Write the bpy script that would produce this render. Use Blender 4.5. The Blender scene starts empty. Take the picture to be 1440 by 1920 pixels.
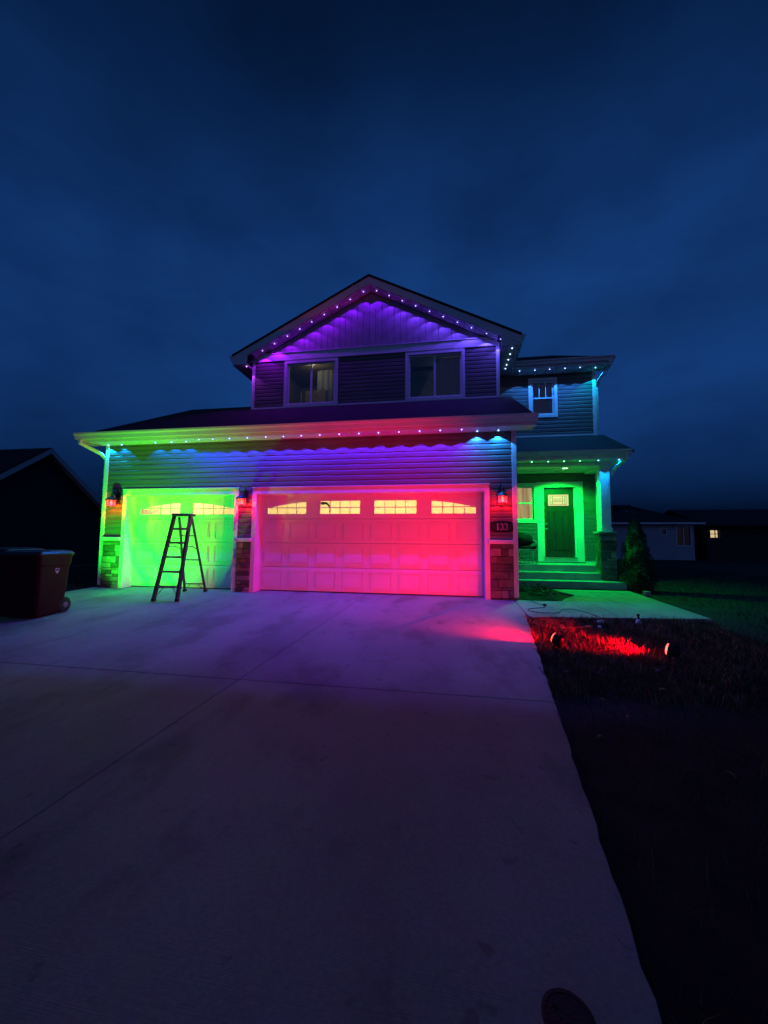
import bpy, bmesh, math, random
import numpy as np
from mathutils import Vector, Matrix

random.seed(7); np.random.seed(7)
SC = bpy.context.scene
COL = SC.collection
R = math.radians

# ------------------------------------------------------------------ camera
CAM_POS = Vector((1.709, -7.861, 1.096))
YAW, PITCH, ROLL, FPX = -0.16438, 0.07783, -0.00886, 721.0
def cam_axes():
    f = Vector((math.sin(YAW)*math.cos(PITCH), math.cos(YAW)*math.cos(PITCH), math.sin(PITCH)))
    r0 = Vector((math.cos(YAW), -math.sin(YAW), 0)); d0 = f.cross(r0)
    r = r0*math.cos(ROLL) + d0*math.sin(ROLL)
    d = d0*math.cos(ROLL) - r0*math.sin(ROLL)
    return r, d, f
r_, d_, f_ = cam_axes()
cd = bpy.data.cameras.new('camera'); cam = bpy.data.objects.new('camera', cd); COL.objects.link(cam)
cd.sensor_fit = 'VERTICAL'; cd.sensor_height = 24.0; cd.lens = FPX/1920*24.0
cd.clip_start = 0.05; cd.clip_end = 3000
m = Matrix((( r_.x, -d_.x, -f_.x, CAM_POS.x), (r_.y, -d_.y, -f_.y, CAM_POS.y), (r_.z, -d_.z, -f_.z, CAM_POS.z), (0,0,0,1)))
cam.matrix_world = m
SC.camera = cam

# ------------------------------------------------------------------ sky, sun, exposure
W = bpy.data.worlds.new('World'); SC.world = W; W.use_nodes = True
nt = W.node_tree; nt.nodes.clear()
out = nt.nodes.new('ShaderNodeOutputWorld'); bg = nt.nodes.new('ShaderNodeBackground')
sky = nt.nodes.new('ShaderNodeTexSky'); sky.sky_type = 'NISHITA'; sky.sun_disc = False
SUN_EL, SUN_ROT = R(0.0), R(180)
sky.sun_elevation = SUN_EL; sky.sun_rotation = SUN_ROT
sky.air_density = 1.0; sky.dust_density = 0.3; sky.ozone_density = 4.0
tc = nt.nodes.new('ShaderNodeTexCoord')
sep = nt.nodes.new('ShaderNodeSeparateXYZ'); nt.links.new(tc.outputs['Generated'], sep.inputs[0])
mp = nt.nodes.new('ShaderNodeMapping'); mp.inputs['Scale'].default_value = (1.0, 1.0, 2.1); mp.inputs['Location'].default_value = (1.39, -1.86, 8.57)
nt.links.new(tc.outputs['Generated'], mp.inputs[0])
no = nt.nodes.new('ShaderNodeTexNoise'); no.inputs['Scale'].default_value = 2.9
no.inputs['Detail'].default_value = 8; no.inputs['Roughness'].default_value = 0.55
nt.links.new(mp.outputs[0], no.inputs['Vector'])
cr = nt.nodes.new('ShaderNodeMapRange'); cr.inputs[1].default_value = 0.3; cr.inputs[2].default_value = 0.72
cr.inputs[3].default_value = 0.70; cr.inputs[4].default_value = 1.20
nt.links.new(no.outputs['Fac'], cr.inputs[0])
# cloud bank near the horizon, thinning upwards
hz = nt.nodes.new('ShaderNodeMapRange'); hz.interpolation_type = 'SMOOTHSTEP'
hz.inputs[1].default_value = 0.0; hz.inputs[2].default_value = 0.60
hz.inputs[3].default_value = 0.42; hz.inputs[4].default_value = 1.0
nt.links.new(sep.outputs['Z'], hz.inputs[0])
# the twilight darkens towards the zenith
zn = nt.nodes.new('ShaderNodeMapRange'); zn.interpolation_type = 'SMOOTHSTEP'
zn.inputs[1].default_value = 0.55; zn.inputs[2].default_value = 1.0
zn.inputs[3].default_value = 1.0; zn.inputs[4].default_value = 0.10
nt.links.new(sep.outputs['Z'], zn.inputs[0])
mul0 = nt.nodes.new('ShaderNodeMath'); mul0.operation = 'MULTIPLY'
nt.links.new(zn.outputs[0], mul0.inputs[0]); nt.links.new(hz.outputs[0], mul0.inputs[1])
mul = nt.nodes.new('ShaderNodeMath'); mul.operation = 'MULTIPLY'
nt.links.new(cr.outputs[0], mul.inputs[0]); nt.links.new(mul0.outputs[0], mul.inputs[1])
# deep twilight blue: the sky's blue channel carries the brightness
spc = nt.nodes.new('ShaderNodeSeparateColor'); nt.links.new(sky.outputs[0], spc.inputs[0])
tint = nt.nodes.new('ShaderNodeVectorMath'); tint.operation = 'SCALE'
tint.inputs[0].default_value = (0.09, 0.56, 2.40)
nt.links.new(spc.outputs[2], tint.inputs['Scale'])
sc_ = nt.nodes.new('ShaderNodeVectorMath'); sc_.operation = 'SCALE'
nt.links.new(tint.outputs[0], sc_.inputs[0]); nt.links.new(mul.outputs[0], sc_.inputs['Scale'])
nt.links.new(sc_.outputs[0], bg.inputs['Color']); bg.inputs['Strength'].default_value = 0.15
nt.links.new(bg.outputs[0], out.inputs[0])

sl = bpy.data.lights.new('afterglow', 'SUN'); sun = bpy.data.objects.new('afterglow', sl); COL.objects.link(sun)
sl.energy = 0.03; sl.angle = R(40); sl.color = (0.85, 0.6, 1.0)
sun.rotation_euler = Vector((-0.25, 0.95, -0.22)).to_track_quat('-Z', 'Y').to_euler()

SC.view_settings.view_transform = 'Standard'; SC.view_settings.look = 'None'
SC.view_settings.gamma = 1.0; SC.view_settings.use_curve_mapping = False
SC.view_settings.exposure = 0.0
try:
    SC.cycles.use_denoising = True
    SC.cycles.use_light_tree = True
    SC.cycles.sample_clamp_indirect = 4.0
except Exception:
    pass

# ------------------------------------------------------------------ materials
MATS = {}
def mat(name, c1, c2=None, scale=6.0, rough=0.6, bump=0.0, bscale=None, metallic=0.0, spec=0.4, stretch=(1,1,1), detail=5, lo=0.35, hi=0.65):
    if name in MATS: return MATS[name]
    M = bpy.data.materials.new(name); M.use_nodes = True; n = M.node_tree; b = n.nodes['Principled BSDF']
    b.inputs['Roughness'].default_value = rough; b.inputs['Metallic'].default_value = metallic
    b.inputs['Specular IOR Level'].default_value = spec
    t = n.nodes.new('ShaderNodeTexCoord'); mpn = n.nodes.new('ShaderNodeMapping'); mpn.inputs['Scale'].default_value = stretch
    n.links.new(t.outputs['Object'], mpn.inputs[0])
    ns = n.nodes.new('ShaderNodeTexNoise'); ns.inputs['Scale'].default_value = scale; ns.inputs['Detail'].default_value = detail
    n.links.new(mpn.outputs[0], ns.inputs['Vector'])
    rp = n.nodes.new('ShaderNodeValToRGB'); rp.color_ramp.elements[0].position = lo; rp.color_ramp.elements[1].position = hi
    c2 = c2 or tuple(x*0.8 for x in c1)
    rp.color_ramp.elements[0].color = (*c2, 1); rp.color_ramp.elements[1].color = (*c1, 1)
    n.links.new(ns.outputs['Fac'], rp.inputs[0]); n.links.new(rp.outputs[0], b.inputs['Base Color'])
    if bump:
        n2 = n.nodes.new('ShaderNodeTexNoise'); n2.inputs['Scale'].default_value = bscale or scale*6; n2.inputs['Detail'].default_value = 4
        n.links.new(mpn.outputs[0], n2.inputs['Vector'])
        bp = n.nodes.new('ShaderNodeBump'); bp.inputs['Strength'].default_value = bump; bp.inputs['Distance'].default_value = 0.01
        n.links.new(n2.outputs['Fac'], bp.inputs['Height']); n.links.new(bp.outputs[0], b.inputs['Normal'])
    MATS[name] = M; return M
def emit(name, col, strength):
    if name in MATS: return MATS[name]
    M = bpy.data.materials.new(name); M.use_nodes = True; n = M.node_tree; b = n.nodes['Principled BSDF']
    b.inputs['Base Color'].default_value = (0.02,0.02,0.02,1)
    b.inputs['Emission Color'].default_value = (*col,1); b.inputs['Emission Strength'].default_value = strength
    MATS[name] = M; return M
def glassmat(name, tint=(0.95,0.97,0.97)):
    M = bpy.data.materials.new(name); M.use_nodes = True; n = M.node_tree; n.nodes.clear()
    o = n.nodes.new('ShaderNodeOutputMaterial'); mx = n.nodes.new('ShaderNodeMixShader')
    tr = n.nodes.new('ShaderNodeBsdfTransparent'); tr.inputs[0].default_value = (*tint,1)
    gl = n.nodes.new('ShaderNodeBsdfGlossy'); gl.inputs['Roughness'].default_value = 0.03
    fr = n.nodes.new('ShaderNodeFresnel'); fr.inputs[0].default_value = 1.5
    n.links.new(fr.outputs[0], mx.inputs[0]); n.links.new(tr.outputs[0], mx.inputs[1]); n.links.new(gl.outputs[0], mx.inputs[2])
    n.links.new(mx.outputs[0], o.inputs[0]); MATS[name] = M; return M

SIDING = mat('siding_vinyl', (0.165,0.140,0.140), (0.125,0.105,0.106), 3.0, 0.55, 0.12, 60, stretch=(0.3,1,4))
BATTEN = mat('batten_vinyl', (0.30,0.29,0.30), (0.24,0.235,0.245), 3.0, 0.6, 0.1, 50, stretch=(4,1,0.4))
WHITE = mat('white_trim', (0.78,0.78,0.78), (0.70,0.70,0.70), 2.5, 0.5, 0.05, 40)
ALU = mat('white_aluminium', (0.76,0.76,0.76), (0.68,0.68,0.68), 1.5, 0.4, 0.03, 30)
SOFF = mat('soffit_vinyl', (0.72,0.72,0.72), (0.66,0.66,0.66), 2, 0.55)
DOORW = mat('garage_door_steel', (0.74,0.74,0.74), (0.68,0.68,0.69), 1.2, 0.45, 0.12, 90, stretch=(0.4,1,3))
SHING = mat('asphalt_shingles', (0.026,0.024,0.026), (0.013,0.012,0.014), 14, 0.9, 0.8, 60)
_n = SHING.node_tree; _b = _n.nodes['Principled BSDF']; _tc = _n.nodes.new('ShaderNodeTexCoord')
_br = _n.nodes.new('ShaderNodeTexBrick'); _br.inputs['Scale'].default_value = 1.0; _br.inputs['Brick Width'].default_value = 0.30; _br.inputs['Row Height'].default_value = 0.13
_br.inputs['Mortar Size'].default_value = 0.008; _br.inputs['Color1'].default_value = (0.034,0.031,0.033,1); _br.inputs['Color2'].default_value = (0.018,0.017,0.019,1); _br.inputs['Mortar'].default_value = (0.008,0.008,0.008,1)
_n.links.new(_tc.outputs['Object'], _br.inputs['Vector'])
_mx = _n.nodes.new('ShaderNodeMix'); _mx.data_type = 'RGBA'; _mx.inputs[0].default_value = 0.6
_old = _b.inputs['Base Color'].links[0].from_socket; _n.links.new(_old, _mx.inputs[6]); _n.links.new(_br.outputs['Color'], _mx.inputs[7]); _n.links.new(_mx.outputs[2], _b.inputs['Base Color'])
def concrete():
    M = bpy.data.materials.new('broomed_concrete'); M.use_nodes = True; n = M.node_tree; b = n.nodes['Principled BSDF']; L = n.links.new
    b.inputs['Roughness'].default_value = 0.82; b.inputs['Specular IOR Level'].default_value = 0.35
    t = n.nodes.new('ShaderNodeTexCoord')
    def noise(scale, detail, stretch=(1,1,1), rough=0.55):
        mp_ = n.nodes.new('ShaderNodeMapping'); mp_.inputs['Scale'].default_value = stretch; L(t.outputs['Object'], mp_.inputs[0])
        k = n.nodes.new('ShaderNodeTexNoise'); k.inputs['Scale'].default_value = scale; k.inputs['Detail'].default_value = detail; k.inputs['Roughness'].default_value = rough
        L(mp_.outputs[0], k.inputs['Vector']); return k.outputs['Fac']
    def rng(v, a, b_, c, d):
        k = n.nodes.new('ShaderNodeMapRange'); k.inputs[1].default_value = a; k.inputs[2].default_value = b_; k.inputs[3].default_value = c; k.inputs[4].default_value = d; L(v, k.inputs[0]); return k.outputs[0]
    def mul_(a, c):
        k = n.nodes.new('ShaderNodeMath'); k.operation = 'MULTIPLY'; L(a, k.inputs[0]); L(c, k.inputs[1]); return k.outputs[0]
    big = rng(noise(0.55, 6, (1.0,0.6,1)), 0.33, 0.68, 0.60, 1.08)         # weathering in broad patches
    stain = rng(noise(1.7, 8, (1,0.55,1), 0.62), 0.52, 0.63, 1.0, 0.70)    # darker stains with a shape of their own
    fine = rng(noise(60, 4), 0.3, 0.7, 0.86, 1.10)
    spot = rng(noise(9, 3), 0.66, 0.72, 1.0, 0.72)
    v = mul_(mul_(big, stain), mul_(fine, spot))
    c = n.nodes.new('ShaderNodeVectorMath'); c.operation = 'SCALE'; c.inputs[0].default_value = (0.43,0.40,0.31); L(v, c.inputs['Scale'])
    L(c.outputs[0], b.inputs['Base Color'])
    br = noise(2.0, 6, (3,130,1)); bp = n.nodes.new('ShaderNodeBump'); bp.inputs['Strength'].default_value = 0.35; bp.inputs['Distance'].default_value = 0.006
    L(br, bp.inputs['Height']); L(bp.outputs[0], b.inputs['Normal'])
    return M
CONC = concrete()
STEPC = mat('step_concrete', (0.42,0.41,0.40), (0.30,0.29,0.29), 2.5, 0.85, 0.3, 80)
JOINT = mat('joint_dirt', (0.13,0.12,0.10), None, 20, 0.95)
SOIL = mat('lawn_soil', (0.035,0.026,0.018), (0.014,0.011,0.008), 5, 1.0, 0.9, 40)
STRAW = mat('dry_grass', (0.15,0.11,0.055), (0.035,0.033,0.016), 9, 0.8)
MULCH = mat('bark_mulch', (0.05,0.03,0.02), (0.02,0.013,0.01), 30, 1.0, 1.0, 70)
BLACKM = mat('black_metal', (0.018,0.018,0.02), (0.01,0.01,0.011), 8, 0.45, 0.1, 60)
DARKW = mat('dark_window_room', (0.03,0.03,0.035), None, 3, 0.9)
GLASS = glassmat('window_glass')
FROST = bpy.data.materials.new('lantern_seeded_glass'); FROST.use_nodes = True
_n = FROST.node_tree; _n.nodes.clear(); _o = _n.nodes.new('ShaderNodeOutputMaterial'); _m = _n.nodes.new('ShaderNodeMixShader'); _m.inputs[0].default_value = 0.45
_t = _n.nodes.new('ShaderNodeBsdfTransparent'); _l = _n.nodes.new('ShaderNodeBsdfTranslucent'); _l.inputs[0].default_value = (0.9,0.85,0.85,1)
_n.links.new(_t.outputs[0], _m.inputs[1]); _n.links.new(_l.outputs[0], _m.inputs[2]); _n.links.new(_m.outputs[0], _o.inputs[0])
STONES = [mat('ledge_stone_%d'%i, c, tuple(x*0.62 for x in c), 9, 0.9, 0.9, 35) for i,c in enumerate([(0.16,0.14,0.12),(0.28,0.25,0.22),(0.11,0.10,0.09),(0.20,0.165,0.13),(0.40,0.36,0.32),(0.13,0.12,0.115),(0.18,0.15,0.12)])]
MORTAR = mat('mortar', (0.06,0.055,0.05), None, 10, 1.0)

# ------------------------------------------------------------------ helpers
def bm_box(bm, x0,x1,y0,y1,z0,z1):
    v = [bm.verts.new(p) for p in ((x0,y0,z0),(x1,y0,z0),(x1,y1,z0),(x0,y1,z0),(x0,y0,z1),(x1,y0,z1),(x1,y1,z1),(x0,y1,z1))]
    for f in ((0,3,2,1),(4,5,6,7),(0,1,5,4),(1,2,6,5),(2,3,7,6),(3,0,4,7)): bm.faces.new([v[i] for i in f])
    return v
def bm_prism(bm, pts, d):
    """closed polygon pts (3-D) swept by vector d"""
    d = Vector(d); a = [bm.verts.new(p) for p in pts]; b = [bm.verts.new(Vector(p)+d) for p in pts]; n = len(pts)
    bm.faces.new(a); bm.faces.new(b[::-1])
    for i in range(n): bm.faces.new((a[i], b[i], b[(i+1)%n], a[(i+1)%n]))
def bm_bar(bm, p, q, w, h, up=(0,0,1)):
    p, q = Vector(p), Vector(q); t = (q-p).normalized(); u = Vector(up)
    s = t.cross(u)
    if s.length < 1e-4: s = t.cross(Vector((1,0,0)))
    s.normalize(); u = s.cross(t).normalized()
    pts = [p + s*a*w/2 + u*b*h/2 for a,b in ((-1,-1),(1,-1),(1,1),(-1,1))]
    bm_prism(bm, pts, q-p)
def bm_tube(bm, pts, r, seg=8, caps=True, radii=None):
    pts = [Vector(p) for p in pts]; rings = []
    ref = Vector((0.13,0.21,0.97))
    for i,p in enumerate(pts):
        t = (pts[min(i+1,len(pts)-1)] - pts[max(i-1,0)]).normalized()
        s = t.cross(ref)
        if s.length < 1e-3: s = t.cross(Vector((1,0,0)))
        s.normalize(); u = s.cross(t); rr = radii[i] if radii else r
        rings.append([bm.verts.new(p + (s*math.cos(2*math.pi*k/seg) + u*math.sin(2*math.pi*k/seg))*rr) for k in range(seg)])
    for a,b in zip(rings, rings[1:]):
        for k in range(seg): bm.faces.new((a[k], a[(k+1)%seg], b[(k+1)%seg], b[k]))
    if caps: bm.faces.new(rings[0][::-1]); bm.faces.new(rings[-1])
def bm_lathe(bm, prof, seg=20, axis='Z', c=(0,0,0)):
    c = Vector(c); rings = []
    for r,h in prof:
        ring = []
        for k in range(seg):
            a = 2*math.pi*k/seg; x,y = r*math.cos(a), r*math.sin(a)
            p = (x,y,h) if axis=='Z' else ((h,x,y) if axis=='X' else (x,h,y))
            ring.append(bm.verts.new(c+Vector(p)))
        rings.append(ring)
    for a,b in zip(rings, rings[1:]):
        for k in range(seg): bm.faces.new((a[k], a[(k+1)%seg], b[(k+1)%seg], b[k]))
    bm.faces.new(rings[0][::-1]); bm.faces.new(rings[-1])
def obj(name, bm, material, parent=None, loc=None, smooth=False, bevel=0.0):
    bmesh.ops.recalc_face_normals(bm, faces=bm.faces)
    if bevel:
        bmesh.ops.bevel(bm, geom=[e for e in bm.edges], offset=bevel, segments=1, affect='EDGES', clamp_overlap=True)
    me = bpy.data.meshes.new(name); bm.to_mesh(me); bm.free()
    if material: me.materials.append(material)
    if smooth:
        for p in me.polygons: p.use_smooth = True
    o = bpy.data.objects.new(name, me); COL.objects.link(o)
    if parent: o.parent = parent
    if loc is not None: o.location = loc
    return o
def box(name, x0,x1,y0,y1,z0,z1, material, parent=None, bevel=0.0):
    bm = bmesh.new(); bm_box(bm, x0,x1,y0,y1,z0,z1); return obj(name, bm, material, parent, bevel=bevel)
def prism(name, pts, d, material, parent=None, bevel=0.0):
    bm = bmesh.new(); bm_prism(bm, pts, d); return obj(name, bm, material, parent, bevel=bevel)
def thing(name, label, cat, loc=(0,0,0), rz=0, group=None):
    o = bpy.data.objects.new(name, None); COL.objects.link(o); o.location = loc; o.rotation_euler = (0,0,rz)
    o.empty_display_size = 0.1
    return tag(o, label, cat, group)
def tag(o, label, cat, group=None):
    o['label'] = label; o['category'] = cat
    if group: o['group'] = group
    return o
def struct(o, label, cat):
    o['kind'] = 'structure'; return tag(o, label, cat)
def light(name, kind, loc, energy, color, parent, direction=None, size=None, blend=0.15, radius=0.01):
    l = bpy.data.lights.new(name, kind); l.energy = energy; l.color = color; l.shadow_soft_size = radius
    if kind == 'SPOT': l.spot_size = size; l.spot_blend = blend
    o = bpy.data.objects.new(name, l); COL.objects.link(o); o.location = loc
    if direction is not None: o.rotation_euler = Vector(direction).to_track_quat('-Z','Y').to_euler()
    o.parent = parent; return o
def copy_tree(o, parent=None):
    c = o.copy(); COL.objects.link(c)
    if parent: c.parent = parent
    for ch in list(o.children): copy_tree(ch, c)
    return c

SLOPE = 0.04
def gz(y):
    return SLOPE*y if y < 0 else 0.0

# ------------------------------------------------------------------ ground, driveway, walk
def build_ground():
    bm = bmesh.new()
    ys = [-400,-13,-9,-6,-4,-2,0,3,8,20,60,400]; xs = [-400,-60,-20,-10,-6,-2,2,4,6,8,12,20,60,400]
    g = [[bm.verts.new((x,y, SLOPE*max(y,-13) - 0.05 if y < 0 else -0.05)) for x in xs] for y in ys]
    for j in range(len(ys)-1):
        for i in range(len(xs)-1): bm.faces.new((g[j][i], g[j][i+1], g[j+1][i+1], g[j+1][i]))
    struct(obj('ground', bm, SOIL), 'bare brown lawn ground reaching to the horizon', 'ground')
build_ground()

def edge_r(y): return 2.96 + 0.120*(y+1.1) if y < -1.1 else 2.96
def joint_x(y): return 0.03 + 0.05*y
def slab(pts, thick, name, parent, material=CONC, base=0.0):
    bm = bmesh.new()
    cx = sum(p[0] for p in pts)/len(pts); cy = sum(p[1] for p in pts)/len(pts)
    top = []
    for (x,y) in pts: top.append((x, y, gz(y)+base))
    a = [bm.verts.new(p) for p in top]; b = [bm.verts.new((p[0],p[1],p[2]-thick)) for p in top]; n = len(pts)
    bm.faces.new(a); bm.faces.new(b[::-1])
    for i in range(n): bm.faces.new((a[i], b[i], b[(i+1)%n], a[(i+1)%n]))
    return obj(name, bm, material, parent, bevel=0.003)
drive = bpy.data.objects.new('driveway', None); COL.objects.link(drive)
struct(drive, 'wide pale concrete driveway sloping up to the garage doors', 'driveway')
G = 0.0035
rj = random.Random(21)
rows = [(-0.0,-4.47),(-4.47,-9.0),(-9.0,-13.0)]
for (ya,yb) in rows:
    a, b = ya-G, yb+G
    if ya == 0: a = 0.30
    slab([(-6.45,a),(-6.45,b),(joint_x(b)-G,b),(joint_x(min(a,0))-G,a)], 0.12, 'concrete_slab', drive)
    ps = [(joint_x(min(a,0))+G,a),(joint_x(b)+G,b),(edge_r(b),b)]
    yy = b+0.1
    while yy < min(a,-1.15)-0.08:                       # the poured edge is a little ragged
        ps.append((edge_r(yy)+rj.uniform(-0.009,0.006), yy)); yy += rj.uniform(0.07,0.16)
    if ya == 0: ps += [(edge_r(-1.1),-1.1),(2.96,-0.02),(2.52,0.0),(2.52,a)]
    else: ps += [(edge_r(a),a)]
    slab(ps, 0.12, 'concrete_slab', drive)
bm = bmesh.new()
q = [bm.verts.new((x,y,gz(y)-0.035)) for x,y in ((-6.40,0.0),(-6.40,-12.9),(1.6,-12.9),(2.55,-4),(2.88,-0.1))]
bm.faces.new(q); obj('joint_filler', bm, JOINT, drive)

walk = bpy.data.objects.new('front_walk', None); COL.objects.link(walk)
struct(walk, 'pale concrete front walk from the driveway to the porch steps', 'path')
slab([(2.975,0.0),(2.975,-1.30),(3.02,-1.42),(3.3,-1.36),(4.38,-1.24),(4.38,1.0),(3.98,0.35),(3.86,0.06),(3.7,0.0)], 0.12, 'concrete_slab', walk)
slab([(4.39,1.02),(4.39,-1.24),(5.72,-1.08),(5.90,2.06),(4.20,2.06),(4.22,1.6)], 0.12, 'concrete_slab', walk)

# round cover set in the driveway near the camera
uc = thing('utility_cover', 'dark round utility cover set flush in the concrete driveway', 'cover', (2.045,-6.58,gz(-6.58)+0.0015)); uc.scale = (0.86,0.86,0.8)
uc.rotation_euler = (math.atan(SLOPE),0,0)
COVER = mat('cover_iron', (0.012,0.015,0.017), (0.008,0.010,0.011), 30, 0.6, 0.5, 120)
bm = bmesh.new(); bm_lathe(bm, [(0.085,0.0),(0.085,0.006),(0.072,0.008),(0.070,0.005)], 36); obj('rim', bm, COVER, uc)
bm = bmesh.new(); bm_lathe(bm, [(0.068,0.0),(0.068,0.006),(0.0625,0.007)], 36); obj('lid', bm, COVER, uc)
bm = bmesh.new(); bm_lathe(bm, [(0.009,0.007),(0.009,0.012),(0.004,0.012)], 6, c=(-0.035,0.03,0)); obj('bolt', bm, BLACKM, uc)

# ------------------------------------------------------------------ HOUSE
house = thing('house', 'two storey house with dark lap siding, white trim and three car garage', 'house')

def board_mesh(bm, x0, x1, z0, z1, Y):
    h = z1-z0
    prof = [(0.0,z0),(-0.017,z0),(-0.018,z0+0.62*h),(-0.008,z0+0.78*h),(-0.006,z1),(0.0,z1)]
    a = [bm.verts.new((x0,Y+y,z)) for y,z in prof]; b = [bm.verts.new((x1,Y+y,z)) for y,z in prof]; n = len(prof)
    bm.faces.new(a); bm.faces.new(b[::-1])
    for i in range(n): bm.faces.new((a[i], a[(i+1)%n], b[(i+1)%n], b[i]))
def siding(parent, x0, x1, z0, z1, Y, holes=(), e=0.114, material=SIDING):
    z = z0
    while z < z1-0.02:
        zt = min(z+e, z1); zc = (z+zt)/2
        iv = [(x0,x1)]
        for (a,b,c,d) in holes:
            if c < zc < d:
                nv = []
                for (p,q) in iv:
                    if b <= p or a >= q: nv.append((p,q)); continue
                    if a > p: nv.append((p,a))
                    if b < q: nv.append((b,q))
                iv = nv
        for (p,q) in iv:
            if q-p < 0.03: continue
            bm = bmesh.new(); board_mesh(bm, p, q, z, zt-0.0015, Y)
            obj('siding_board', bm, material, parent)
        z += e
def wall_core(name, x0, x1, z0, z1, y0, y1, holes, material, parent):
    xs = sorted({x0,x1,*[v for h in holes for v in h[:2] if x0<v<x1]}); zs = sorted({z0,z1,*[v for h in holes for v in h[2:] if z0<v<z1]})
    bm = bmesh.new()
    for i in range(len(xs)-1):
        j = 0
        while j < len(zs)-1:
            def solid(k):
                cx, cz = (xs[i]+xs[i+1])/2, (zs[k]+zs[k+1])/2
                return not any(a<cx<b and c<cz<d for a,b,c,d in holes)
            if not solid(j): j += 1; continue
            k = j
            while k+1 < len(zs)-1 and solid(k+1): k += 1
            bm_box(bm, xs[i], xs[i+1], y0, y1, zs[j], zs[k+1]); j = k+1
    return obj(name, bm, material, parent)

GX0, GX1 = -6.33, 3.06
LD = (-5.69,-2.95,0.0,2.13); MD = (-2.44,2.44,0.0,2.13)
ZS = 3.33     # garage soffit height
gw = wall_core('garage_wall', GX0+0.01, GX1-0.01, -0.2, ZS, 0.0, 0.20, [(LD[0],LD[1],-0.3,2.13),(MD[0],MD[1],-0.3,2.13)], SIDING, house)
DT = 0.09; HT = 0.13
holes = [(LD[0]-0.05,LD[1]+0.05,-1,2.20),(MD[0]-0.05,MD[1]+0.05,-1,2.20)]
siding(gw, GX0+0.085, GX1-0.085, 1.16, ZS, 0.0, holes)
# corner boards, door casing
for (a,b) in ((GX0,GX0+0.09),(GX1-0.09,GX1)):
    box('corner_board', a,b,-0.032,0.06,0.05,ZS, WHITE, gw, 0.003)
for (a,b,c,d) in (LD,MD):
    box('casing', a-DT,a+0.006,-0.036,0.204,-0.02,d-0.007, WHITE, gw, 0.003)
    box('casing', b-0.006,b+DT,-0.036,0.204,-0.02,d-0.007, WHITE, gw, 0.003)
    box('casing', a-DT,b+DT,-0.036,0.204,d-0.006,d+HT, WHITE, gw, 0.003)
    box('drip_cap', a-DT-0.01,b+DT+0.01,-0.052,0.0,d+HT+0.001,d+HT+0.018, WHITE, gw)
    for x0,x1 in ((a-0.002,a+0.022),(b-0.022,b+0.002)):
        box('jamb', x0,x1,0.205,0.30,0,d-0.001, WHITE, gw)
    box('jamb', a+0.023,b-0.023,0.205,0.30,d-0.022,d, WHITE, gw)

# stone piers at the garage
def stone_face(parent, x0, x1, z0, z1, Y, rnd, axis='X', depth=0.05, sgn=-1):
    z = z0
    while z < z1-0.015:
        h = min(rnd.choice([0.06,0.085,0.11,0.15]), z1-z)
        if z1-(z+h) < 0.03: h = z1-z
        x = x0
        while x < x1-0.01:
            w = rnd.uniform(0.12,0.42)
            if x1-(x+w) < 0.07: w = x1-x
            pr = depth + rnd.uniform(-0.014,0.012)
            g = 0.0035
            bm = bmesh.new()
            if axis == 'X': vs = bm_box(bm, x+g, x+w-g, Y+sgn*pr, Y, z+g, z+h-g) if sgn<0 else bm_box(bm, x+g, x+w-g, Y, Y+pr, z+g, z+h-g)
            else: vs = bm_box(bm, Y+sgn*pr if sgn<0 else Y, Y if sgn<0 else Y+pr, x+g, x+w-g, z+g, z+h-g)
            for v in vs:
                v.co += Vector((rnd.uniform(-.003,.003), rnd.uniform(-.005,.005) if axis=='X' else 0, rnd.uniform(-.003,.003)))
            obj('stone', bm, rnd.choice(STONES), parent, bevel=0.006)
            x += w
        z += h
rs = random.Random(3)
for (a,b) in ((GX0+0.092,LD[0]-DT-0.002),(LD[1]+DT+0.002,MD[0]-DT-0.002),(MD[1]+DT+0.002,GX1-0.092)):
    box('mortar_bed', a,b,-0.012,0.0,-0.05,1.075, MORTAR, gw)
    stone_face(gw, a, b, -0.03, 1.075, -0.012, rs)
    box('ledge', a-0.02 if a>-6 else a,b+0.02 if b<2.9 else b,-0.115,-0.002,1.077,1.155, WHITE, gw, 0.006)

# side walls of the garage wing (seen only from aside)
prism('side_wall', [(GX0,0.2,-0.2),(GX0,7.0,-0.2),(GX0,7.0,3.4),(GX0,3.5,5.25),(GX0,0.2,3.5)], (0.12,0,0), SIDING, house)
prism('side_wall', [(GX1,0.2,-0.2),(GX1,4.0,-0.2),(GX1,4.0,5.2),(GX1,2.5,4.8),(GX1,0.2,3.6)], (-0.12,0,0), SIDING, house)

# garage interior, lit
INT = mat('garage_drywall', (0.72,0.70,0.64), (0.66,0.64,0.58), 1.5, 0.9)
bm = bmesh.new()
bm_box(bm, GX0+0.14,GX1-0.14,0.45,6.6,2.95,3.0); bm_box(bm, GX0+0.14,GX1-0.14,6.6,6.7,0.0,3.0)
bm_box(bm, GX0+0.14,GX1-0.14,0.45,6.6,-0.12,-0.02); bm_box(bm, GX0+0.14,GX0+0.18,0.32,6.6,-0.02,2.95); bm_box(bm, GX1-0.18,GX1-0.14,0.32,6.6,-0.02,2.95)
obj('garage_interior', bm, INT, house)
bm = bmesh.new()
for x in (-5.55,-3.1,-2.3,2.3): bm_bar(bm, (x,0.42,2.25),(x,3.2,2.42),0.05,0.06)
for x in (-4.3,0.0): bm_bar(bm, (x,0.42,2.55),(x,3.6,2.7),0.06,0.06)
for y in (2.2,3.2): bm_bar(bm, (-5.6,y,2.5),(2.3,y,2.5),0.04,0.05)
obj('door_tracks', bm, BLACKM, house)
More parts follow.
